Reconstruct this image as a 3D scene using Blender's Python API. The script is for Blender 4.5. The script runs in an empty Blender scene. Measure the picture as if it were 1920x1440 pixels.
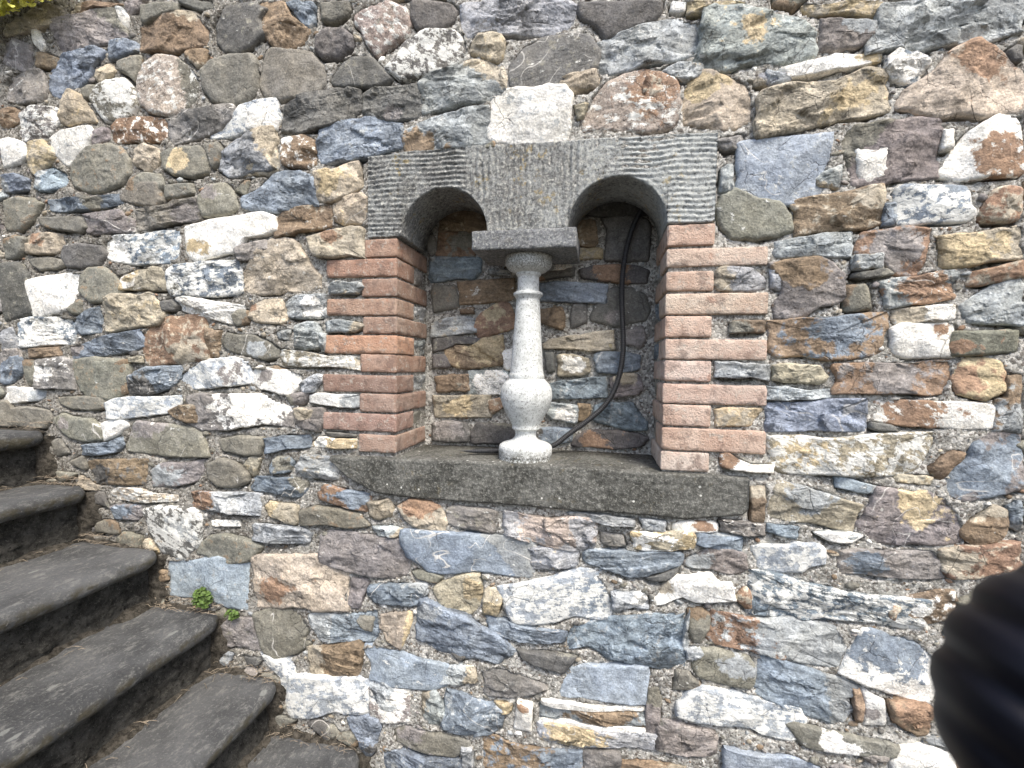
import bpy, bmesh, math, random
import numpy as np
from mathutils import Vector, Matrix

# ------------------------------------------------------------------ camera, sky, sun
SC = bpy.context.scene
COL = SC.collection
rng = np.random.RandomState(7)
random.seed(7)
F_PX, CX, CY = 850.0, 960.0, 720.0
DIST = 1.15                                   # camera to wall plane, metres
_n = np.array([165., -30., 850.]); _n /= np.linalg.norm(_n)
_r = np.array([4379., 107., -850.]); _r -= _r.dot(_n) * _n; _r /= np.linalg.norm(_r)
_u = np.cross(_r, _n)
CAM = np.array([0., -DIST, 0.])

cam_d = bpy.data.cameras.new('camera'); cam = bpy.data.objects.new('camera', cam_d); COL.objects.link(cam)
cam_d.sensor_width = 36.0; cam_d.lens = F_PX / 1920 * 36
cam_d.clip_start = 0.02; cam_d.clip_end = 500
rt = (_r[0], _n[0], _u[0]); up = (-_r[1], -_n[1], -_u[1]); bk = (-_r[2], -_n[2], -_u[2])
cam.matrix_world = Matrix(((rt[0], up[0], bk[0], 0), (rt[1], up[1], bk[1], -DIST), (rt[2], up[2], bk[2], 0), (0, 0, 0, 1)))
cam_d.dof.use_dof = True; cam_d.dof.focus_distance = 1.17; cam_d.dof.aperture_fstop = 6.2
SC.camera = cam

W = bpy.data.worlds.new('World'); SC.world = W; W.use_nodes = True
wn = W.node_tree.nodes; wl = W.node_tree.links
bg = wn['Background']; sky = wn.new('ShaderNodeTexSky'); sky.sky_type = 'NISHITA'; sky.sun_disc = False
SUN_EL, SUN_AZ = math.radians(56), math.radians(146)        # azimuth from +Y towards +X: in front of the wall, from the right
sky.sun_elevation = SUN_EL; sky.sun_rotation = SUN_AZ; sky.altitude = 200; sky.dust_density = 4.0; sky.air_density = 1.0; sky.ozone_density = 1.0
bg.inputs['Strength'].default_value = 0.125
wl.new(sky.outputs[0], bg.inputs['Color'])
sd = bpy.data.lights.new('sun', 'SUN'); sd.energy = 1.9; sd.angle = math.radians(20); sd.color = (1.0, 0.94, 0.84)
so = bpy.data.objects.new('sun', sd); COL.objects.link(so)
sv = Vector((math.sin(SUN_AZ) * math.cos(SUN_EL), math.cos(SUN_AZ) * math.cos(SUN_EL), math.sin(SUN_EL)))
so.rotation_euler = sv.to_track_quat('Z', 'Y').to_euler(); so.location = sv * 5
SC.view_settings.view_transform = 'Standard'; SC.view_settings.look = 'None'
SC.view_settings.exposure = 1.1; SC.view_settings.gamma = 1.0; SC.view_settings.use_curve_mapping = False

# ------------------------------------------------------------------ helpers
def at(px, py, y=0.0):
    """photo pixel -> point (X, Z) on the plane Y = y parallel to the wall"""
    d = np.array([px - CX, py - CY, F_PX])
    w = np.array([d.dot(_r), d.dot(_n), d.dot(_u)])
    t = (y + DIST) / w[1]
    return w[0] * t, w[2] * t

def atv(P, y=0.0):
    return np.array([at(a, b, y) for a, b in P])

def _h(ix, iy, iz):
    n = (ix * 374761393 + iy * 668265263 + iz * 2147483647 * 3 + 144269) & 0xffffffff
    n = ((n ^ (n >> 13)) * 1274126177) & 0xffffffff
    n = (n ^ (n >> 16))
    return (n & 0xffffff) / float(0xffffff)

def vn(x, y, z):
    x = np.asarray(x, float); y = np.broadcast_to(np.asarray(y, float), x.shape); z = np.broadcast_to(np.asarray(z, float), x.shape)
    ix = np.floor(x).astype(np.int64); iy = np.floor(y).astype(np.int64); iz = np.floor(z).astype(np.int64)
    fx = x - ix; fy = y - iy; fz = z - iz
    fx = fx * fx * (3 - 2 * fx); fy = fy * fy * (3 - 2 * fy); fz = fz * fz * (3 - 2 * fz)
    r = 0
    for a in (0, 1):
        for b in (0, 1):
            for c in (0, 1):
                r = r + _h(ix + a, iy + b, iz + c) * (fx if a else 1 - fx) * (fy if b else 1 - fy) * (fz if c else 1 - fz)
    return r * 2 - 1

def fbm(x, y, z, o=3, g=0.5):
    r = 0; a = 1; s = 0
    for i in range(o):
        r = r + a * vn(x + 17.3 * i, y + 5.1 * i, z + 9.7 * i); s += a
        a *= g; x = x * 2.03; y = y * 2.03; z = z * 2.03
    return r / s

def mesh(name, V, Fc, mat, parent=None, smooth=True):
    me = bpy.data.meshes.new(name); me.from_pydata([tuple(v) for v in V], [], [tuple(int(i) for i in f) for f in Fc])
    me.materials.append(mat)
    if smooth: me.polygons.foreach_set('use_smooth', [True] * len(me.polygons))
    me.update()
    o = bpy.data.objects.new(name, me); COL.objects.link(o)
    if parent is not None: o.parent = parent
    return o

def quads_mesh(name, V, Q, mat, parent=None, smooth=True):
    """fast path for big all-quad meshes"""
    V = np.asarray(V, np.float32); Q = np.asarray(Q, np.int32)
    me = bpy.data.meshes.new(name)
    me.vertices.add(len(V)); me.vertices.foreach_set('co', V.ravel())
    me.loops.add(Q.size); me.loops.foreach_set('vertex_index', Q.ravel())
    me.polygons.add(len(Q)); me.polygons.foreach_set('loop_start', np.arange(0, Q.size, 4, dtype=np.int32))
    me.polygons.foreach_set('use_smooth', np.full(len(Q), smooth))
    me.update(calc_edges=True); me.validate()
    me.materials.append(mat)
    o = bpy.data.objects.new(name, me); COL.objects.link(o)
    if parent is not None: o.parent = parent
    return o

def grid_quads(nu, nv, keep=None, wrap=False):
    i = np.arange(nu if wrap else nu - 1)[:, None]; j = np.arange(nv - 1)[None, :]
    a = i * nv + j; b = ((i + 1) % nu) * nv + j
    q = np.stack([a, b, b + 1, a + 1], -1)
    if keep is not None: return q[keep]
    return q.reshape(-1, 4)

def thing(name, label, cat, loc=(0, 0, 0), group=None):
    o = bpy.data.objects.new(name, None); COL.objects.link(o); o.location = loc; o.empty_display_size = 0.05
    o['label'] = label; o['category'] = cat
    if group: o['group'] = group
    return o

def adopt(o, parent):
    """parent o (built in world coordinates) under an Empty standing elsewhere"""
    o.parent = parent; o.matrix_parent_inverse = Matrix.Translation(parent.location).inverted()
    return o

# ------------------------------------------------------------------ materials
class NT:
    def __init__(s, name, rough=0.85, spec=0.25):
        s.m = bpy.data.materials.new(name); s.m.use_nodes = True
        s.n = s.m.node_tree.nodes; s.l = s.m.node_tree.links
        s.b = s.n['Principled BSDF']; s.b.inputs['Roughness'].default_value = rough
        s.b.inputs['Specular IOR Level'].default_value = spec
        s.geo = s.n.new('ShaderNodeNewGeometry').outputs['Position']
    def link(s, a, b):
        if isinstance(a, (int, float)): b.default_value = a
        elif isinstance(a, tuple): b.default_value = a if len(a) == len(b.default_value) else (*a, 1)
        else: s.l.new(a, b)
    def math(s, op, a, b=0.0, c=0.0, clamp=False):
        n = s.n.new('ShaderNodeMath'); n.operation = op; n.use_clamp = clamp
        s.link(a, n.inputs[0]); s.link(b, n.inputs[1]); s.link(c, n.inputs[2]); return n.outputs[0]
    def vmath(s, op, a, b):
        n = s.n.new('ShaderNodeVectorMath'); n.operation = op; s.link(a, n.inputs[0])
        if op == 'SCALE': s.link(b, n.inputs['Scale'])
        else: s.link(b, n.inputs[1])
        return n.outputs[0]
    def noise(s, vec, scale, detail=4, rough=0.55, dist=0.0):
        n = s.n.new('ShaderNodeTexNoise'); s.link(vec, n.inputs['Vector']); n.inputs['Scale'].default_value = scale
        n.inputs['Detail'].default_value = detail; n.inputs['Roughness'].default_value = rough; n.inputs['Distortion'].default_value = dist
        return n.outputs['Fac']
    def voro(s, vec, scale, feature='F1'):
        n = s.n.new('ShaderNodeTexVoronoi'); n.feature = feature; s.link(vec, n.inputs['Vector']); n.inputs['Scale'].default_value = scale
        return n
    def ramp(s, fac, lo, hi, a=0.0, b=1.0):
        n = s.n.new('ShaderNodeMapRange'); n.interpolation_type = 'SMOOTHSTEP'; s.link(fac, n.inputs[0])
        s.link(lo, n.inputs[1]); s.link(hi, n.inputs[2]); s.link(a, n.inputs[3]); s.link(b, n.inputs[4]); return n.outputs[0]
    def mix(s, f, a, b, mode='MIX'):
        n = s.n.new('ShaderNodeMix'); n.data_type = 'RGBA'; n.blend_type = mode
        s.link(f, n.inputs[0]); s.link(a, n.inputs[6]); s.link(b, n.inputs[7]); return n.outputs[2]
    def attr(s, name):
        n = s.n.new('ShaderNodeAttribute'); n.attribute_name = name; return n
    def sep(s, v):
        n = s.n.new('ShaderNodeSeparateXYZ'); s.link(v, n.inputs[0]); return n.outputs
    def mapping(s, vec, scale, rot=(0, 0, 0)):
        n = s.n.new('ShaderNodeMapping'); s.link(vec, n.inputs[0]); n.inputs['Scale'].default_value = scale; n.inputs['Rotation'].default_value = rot
        return n.outputs[0]
    def bump(s, h, dist, strength=1.0, prev=None):
        n = s.n.new('ShaderNodeBump'); s.link(h, n.inputs['Height']); n.inputs['Distance'].default_value = dist; n.inputs['Strength'].default_value = strength
        if prev is not None: s.l.new(prev, n.inputs['Normal'])
        return n.outputs[0]
    def out(s, col, nrm=None):
        s.link(col, s.b.inputs['Base Color'])
        if nrm is not None: s.l.new(nrm, s.b.inputs['Normal'])
        return s.m

def mat_stone():
    t = NT('stone', 0.8, 0.3)
    ca = t.attr('ca').outputs['Color']; cb = t.attr('cb').outputs['Color']
    k = t.sep(t.attr('k').outputs['Vector']); k2 = t.sep(t.attr('k2').outputs['Vector'])
    off = t.n.new('ShaderNodeCombineXYZ'); t.l.new(k2[2], off.inputs[0]); t.l.new(k2[2], off.inputs[1]); t.l.new(k2[2], off.inputs[2])
    p = t.vmath('ADD', t.geo, t.vmath('SCALE', off.outputs[0], 37.0))
    pr = t.n.new('ShaderNodeVectorRotate'); pr.rotation_type = 'Y_AXIS'; t.l.new(t.geo, pr.inputs['Vector'])
    t.l.new(t.math('SUBTRACT', t.math('MULTIPLY', k2[2], 1.0), 0.62), pr.inputs['Angle'])
    p_st = t.vmath('ADD', t.mapping(pr.outputs[0], (0.16, 1, 1)), t.vmath('SCALE', off.outputs[0], 11.0))
    big = t.noise(p, 14, 3); mid = t.noise(p, 45, 5, 0.65); fine = t.noise(p, 210, 4, 0.75)
    strata = t.noise(p_st, 60, 4, 0.6, 0.6)
    wp = t.vmath('ADD', t.mapping(p_st, (2.6, 1, 1)), t.vmath('SCALE', t.noise(p, 26, 3), 0.05))
    def facet(sc):
        vo = t.voro(wp, sc)
        d = t.n.new('ShaderNodeVectorMath'); d.operation = 'DOT_PRODUCT'
        t.l.new(t.vmath('SUBTRACT', wp, vo.outputs['Position']), d.inputs[0])
        t.l.new(t.vmath('SUBTRACT', vo.outputs['Color'], (0.5, 0.5, 0.5)), d.inputs[1])
        return d.outputs['Value'], vo.outputs['Color']
    f1, fc1 = facet(26); f2, fc2 = facet(75)
    # patch of a second colour with a ragged edge
    pm = t.math('ADD', k[0], t.math('MULTIPLY', t.math('SUBTRACT', mid, 0.5), 1.1))
    col = t.mix(t.ramp(pm, 0.42, 0.55), ca, cb)
    # broad tone change, warm / cool
    col = t.mix(t.ramp(big, 0.3, 0.7, 0.0, 0.55), col, t.mix(1.0, col, (1.16, 1.10, 0.98, 1), 'MULTIPLY'))
    v = t.ramp(mid, 0.25, 0.75, 0.74, 1.26)
    v = t.math('MULTIPLY', v, t.ramp(fine, 0.3, 0.7, 0.72, 1.28))
    sv_ = t.ramp(strata, 0.3, 0.7, 0.7, 1.32)
    v = t.math('MULTIPLY', v, t.math('ADD', 1.0, t.math('MULTIPLY', t.math('SUBTRACT', sv_, 1.0), k2[0])))
    fv = t.math('ADD', 1.0, t.math('MULTIPLY', t.math('MULTIPLY', t.math('SUBTRACT', t.sep(fc1)[1], 0.5), 0.5), k2[0]))
    v = t.math('MULTIPLY', v, fv)
    vc = t.n.new('ShaderNodeCombineXYZ')
    for i in range(3): t.l.new(v, vc.inputs[i])
    col = t.mix(1.0, col, vc.outputs[0], 'MULTIPLY')
    # dark mineral specks of the coarse sandstones
    sp = t.noise(p, 190, 3, 0.8)
    col = t.mix(t.math('MULTIPLY', t.ramp(sp, 0.56, 0.66), k2[1]), col, (0.045, 0.042, 0.04, 1))
    col = t.mix(t.math('MULTIPLY', t.ramp(sp, 0.40, 0.32), k2[1]), col, (0.6, 0.58, 0.53, 1))
    # pale calcite / lichen crust
    ln = t.math('ADD', t.math('MULTIPLY', t.noise(p, 38, 6, 0.72), 0.65), t.math('MULTIPLY', t.noise(p_st, 95, 4, 0.7), 0.35))
    th = t.math('SUBTRACT', 0.72, t.math('MULTIPLY', k[1], 0.3))
    lm = t.ramp(ln, th, t.math('ADD', th, 0.05))
    col = t.mix(t.math('MULTIPLY', lm, 0.85), col, (0.84, 0.84, 0.79, 1))
    # calcite veins
    vn_ = t.noise(p, 7.5, 2, 0.4, 0.8); ve = t.ramp(t.math('ABSOLUTE', t.math('SUBTRACT', vn_, 0.5)), 0.002, 0.007, 1.0, 0.0)
    vm = t.math('MULTIPLY', t.math('MULTIPLY', ve, k[2]), t.ramp(t.noise(p, 11, 1), 0.4, 0.5))
    col = t.mix(t.math('MULTIPLY', vm, 0.8), col, (0.75, 0.73, 0.68, 1))
    # hairline cracks
    cr = t.ramp(t.voro(t.vmath('ADD', p, t.vmath('SCALE', t.noise(p, 30, 3), 0.03)), 17, 'DISTANCE_TO_EDGE').outputs['Distance'], 0.0, 0.022, 1.0, 0.0)
    crm = t.math('MULTIPLY', cr, t.ramp(t.noise(p, 9, 1), 0.5, 0.62))
    col = t.mix(t.math('MULTIPLY', crm, 0.55), col, (0.05, 0.045, 0.04, 1))
    fh = t.math('MULTIPLY', t.math('ADD', t.math('MULTIPLY', f1, 0.75), t.math('MULTIPLY', f2, 0.7)), t.math('ADD', 0.12, k2[0]))
    n0 = t.bump(fh, 0.8, 1.0)
    n1 = t.bump(mid, 0.007, 0.6, n0)
    n2 = t.bump(t.math('MULTIPLY', strata, t.math('ADD', 0.15, k2[0])), 0.007, 0.35, n1)
    n3 = t.bump(fine, 0.0022, 0.8, n2)
    n4 = t.bump(t.math('MULTIPLY', crm, -1.0), 0.002, 0.6, n3)
    n5 = t.bump(lm, 0.0012, 0.5, n4)
    return t.out(col, n5)

def mat_mortar(dark=1.0, name='mortar'):
    t = NT(name, 0.95, 0.1); p = t.geo
    a = t.noise(p, 9, 4); b = t.noise(p, 90, 5, 0.75); c = t.noise(p, 190, 4, 0.85)
    col = t.mix(t.ramp(a, 0.35, 0.65), (0.31 * dark, 0.30 * dark, 0.27 * dark, 1), (0.53 * dark, 0.52 * dark, 0.48 * dark, 1))
    vo = t.voro(p, 170); vcol = t.sep(vo.outputs['Color'])
    col = t.mix(t.math('MULTIPLY', t.ramp(vcol[0], 0.62, 0.7), 0.75), col, (0.80, 0.78, 0.73, 1))
    col = t.mix(t.math('MULTIPLY', t.ramp(vcol[1], 0.80, 0.85), 0.8), col, (0.16, 0.14, 0.12, 1))
    col = t.mix(t.math('MULTIPLY', t.ramp(b, 0.53, 0.63), 0.75), col, (0.10, 0.093, 0.08, 1))
    col = t.mix(t.math('MULTIPLY', t.ramp(c, 0.55, 0.66), 0.65), col, (0.88, 0.87, 0.83, 1))
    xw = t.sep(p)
    col = t.mix(t.math('MULTIPLY', t.ramp(t.math('ADD', xw[0], t.math('MULTIPLY', a, 0.6)), 0.1, -1.1), 0.75), col, t.mix(1.0, col, (0.55, 0.53, 0.5, 1), 'MULTIPLY'))  # darker towards the left: the wall's uneven light put into the mortar colour
    n = t.bump(b, 0.010, 0.9); n = t.bump(vo.outputs['Distance'], 0.004, -0.8, n) if False else t.bump(t.math('MULTIPLY', vo.outputs['Distance'], -1.0), 0.005, 0.7, n)
    n = t.bump(c, 0.003, 0.8, n)
    return t.out(col, n)

def mat_brick():
    t = NT('brick_clay', 0.9, 0.15); p = t.geo
    oi = t.n.new('ShaderNodeObjectInfo')
    ca = t.attr('ca').outputs['Color']
    big = t.noise(p, 16, 4, 0.6); f = t.noise(p, 240, 4, 0.7)
    col = t.mix(t.ramp(big, 0.35, 0.7, 0, 0.7), ca, t.mix(1.0, ca, (1.25, 1.42, 1.5, 1), 'MULTIPLY'))
    col = t.mix(t.ramp(t.noise(p, 22, 4, 0.7), 0.6, 0.72, 0, 0.4), col, (0.40, 0.17, 0.10, 1))
    col = t.mix(t.ramp(f, 0.56, 0.72, 0, 0.55), col, (0.62, 0.5, 0.44, 1))
    col = t.mix(t.ramp(f, 0.42, 0.3, 0, 0.6), col, (0.12, 0.06, 0.045, 1))
    col = t.mix(t.ramp(t.noise(p, 60, 5, 0.75), 0.54, 0.66, 0, 0.7), col, (0.52, 0.48, 0.42, 1))
    col = t.mix(t.ramp(t.noise(p, 28, 5, 0.7), 0.5, 0.36, 0, 0.55), col, (0.17, 0.12, 0.10, 1))
    n = t.bump(f, 0.004, 0.9); n = t.bump(t.noise(p, 70, 4, .7), 0.006, 0.7, n)
    return t.out(col, n)

def mat_pietra(name, base, light, spots=0.5, ochre=0.3, bright_right=False, grain=1.0):
    """grey sandstone of the lintel, impost and sill: dark crust, pale specks, some ochre lichen"""
    t = NT(name, 0.9, 0.15); p = t.geo
    a = t.noise(p, 11, 4, 0.6); b = t.noise(p, 70, 5, 0.7); c = t.noise(p, 150, 4, 0.8)
    f = t.ramp(t.math('ADD', t.math('MULTIPLY', a, 0.5), t.math('MULTIPLY', b, 0.5)), 0.38, 0.62)
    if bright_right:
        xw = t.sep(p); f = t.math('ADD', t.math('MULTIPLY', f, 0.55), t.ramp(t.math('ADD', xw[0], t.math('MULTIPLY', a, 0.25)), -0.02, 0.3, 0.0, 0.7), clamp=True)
    col = t.mix(f, base, light)
    col = t.mix(t.ramp(c, 0.52, 0.62, 0, 0.7 * grain), col, (0.62, 0.62, 0.56, 1))
    col = t.mix(t.ramp(c, 0.47, 0.36, 0, 0.75 * grain), col, (0.03, 0.03, 0.03, 1))
    vo = t.voro(p, 45); d = t.ramp(vo.outputs['Distance'], 0.10, 0.16, 1.0, 0.0); sel = t.ramp(t.sep(vo.outputs['Color'])[0], 0.72, 0.75)
    col = t.mix(t.math('MULTIPLY', t.math('MULTIPLY', d, sel), spots), col, (0.75, 0.75, 0.7, 1))
    om = t.math('MULTIPLY', t.ramp(t.noise(p, 50, 4, 0.7), 0.56, 0.64), t.ramp(t.noise(p, 8, 2), 0.5, 0.6))
    col = t.mix(t.math('MULTIPLY', om, ochre), col, (0.42, 0.30, 0.08, 1))
    n = t.bump(b, 0.007, 0.7); n = t.bump(c, 0.005, 0.9, n)
    return t.out(col, n)

def mat_baluster():
    t = NT('cast_stone', 0.75, 0.3); p = t.geo
    c = t.noise(p, 185, 4, 0.85); b = t.noise(p, 60, 5, 0.7); z = t.sep(p)[2]
    col = t.mix(t.ramp(b, 0.35, 0.65), (0.55, 0.57, 0.55, 1), (0.74, 0.76, 0.745, 1))
    col = t.mix(t.ramp(c, 0.535, 0.60, 0, 0.75), col, (0.14, 0.14, 0.13, 1))
    # grime creeping up from the sill; capital darkened towards its top
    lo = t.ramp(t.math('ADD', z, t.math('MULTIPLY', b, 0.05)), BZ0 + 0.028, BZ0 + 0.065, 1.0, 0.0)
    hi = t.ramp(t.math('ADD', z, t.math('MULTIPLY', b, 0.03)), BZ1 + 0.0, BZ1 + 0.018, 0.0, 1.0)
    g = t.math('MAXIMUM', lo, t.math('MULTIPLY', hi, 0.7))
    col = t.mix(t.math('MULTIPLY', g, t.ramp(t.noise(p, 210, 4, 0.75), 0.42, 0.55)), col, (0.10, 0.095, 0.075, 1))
    n = t.bump(c, 0.002, 0.9)
    return t.out(col, n)

def mat_step():
    t = NT('step_stone', 0.8, 0.3); p = t.geo
    ps = t.mapping(p, (1.0, 0.5, 1.0), (0, 0, 0.25))
    a = t.noise(p, 6, 4); b = t.noise(ps, 50, 6, 0.75); c = t.noise(p, 150, 5, 0.8)
    col = t.mix(t.ramp(a, 0.35, 0.65), (0.068, 0.070, 0.072, 1), (0.14, 0.143, 0.145, 1))
    col = t.mix(t.ramp(b, 0.5, 0.66, 0, 0.75), col, (0.26, 0.26, 0.245, 1))
    col = t.mix(t.ramp(c, 0.54, 0.66, 0, 0.65), col, (0.30, 0.30, 0.28, 1))
    col = t.mix(t.ramp(c, 0.42, 0.3, 0, 0.7), col, (0.02, 0.02, 0.02, 1))
    vo = t.voro(t.vmath('ADD', t.mapping(p, (1, 0.6, 1), (0, 0, 0.3)), t.vmath('SCALE', t.noise(p, 60, 2), 0.012)), 20)
    d = t.ramp(vo.outputs['Distance'], 0.12, 0.17, 1.0, 0.0); sel = t.ramp(t.sep(vo.outputs['Color'])[1], 0.78, 0.8)
    col = t.mix(t.math('MULTIPLY', t.math('MULTIPLY', d, sel), 0.75), col, (0.30, 0.31, 0.29, 1))
    gz = t.n.new('ShaderNodeNewGeometry'); nz = t.sep(gz.outputs['Normal'])[2]
    mo = t.math('MULTIPLY', t.ramp(nz, 0.65, 0.1), t.ramp(t.noise(p, 25, 4, 0.7), 0.4, 0.6))
    col = t.mix(t.math('MULTIPLY', mo, 0.75), col, (0.075, 0.064, 0.036, 1))
    n = t.bump(b, 0.010, 0.8); n = t.bump(c, 0.006, 1.0, n)
    return t.out(col, n)

def mat_riser():
    t = NT('riser_stone', 0.95, 0.1); p = t.geo
    a = t.noise(p, 22, 5, 0.7); b = t.noise(p, 85, 6, 0.8); c = t.noise(p, 190, 4, 0.85)
    col = t.mix(t.ramp(a, 0.35, 0.65), (0.05, 0.048, 0.043, 1), (0.125, 0.12, 0.108, 1))
    col = t.mix(t.ramp(b, 0.54, 0.64, 0, 0.8), col, (0.17, 0.165, 0.14, 1))
    col = t.mix(t.ramp(c, 0.58, 0.68, 0, 0.7), col, (0.34, 0.33, 0.29, 1))
    col = t.mix(t.ramp(b, 0.46, 0.36, 0, 0.85), col, (0.012, 0.011, 0.009, 1))
    n = t.bump(a, 0.03, 0.8); n = t.bump(b, 0.016, 1.0, n); n = t.bump(c, 0.006, 1.0, n)
    return t.out(col, n)

def mat_dirt():
    t = NT('dirt', 0.95, 0.1); p = t.geo
    a = t.noise(p, 60, 5, 0.8); c = t.noise(p, 260, 4, 0.8)
    col = t.mix(t.ramp(a, 0.35, 0.65), (0.03, 0.027, 0.022, 1), (0.12, 0.108, 0.09, 1))
    col = t.mix(t.ramp(c, 0.6, 0.7, 0, 0.7), col, (0.28, 0.26, 0.23, 1))
    n = t.bump(a, 0.01, 0.9); n = t.bump(c, 0.003, 0.9, n)
    return t.out(col, n)

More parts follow.
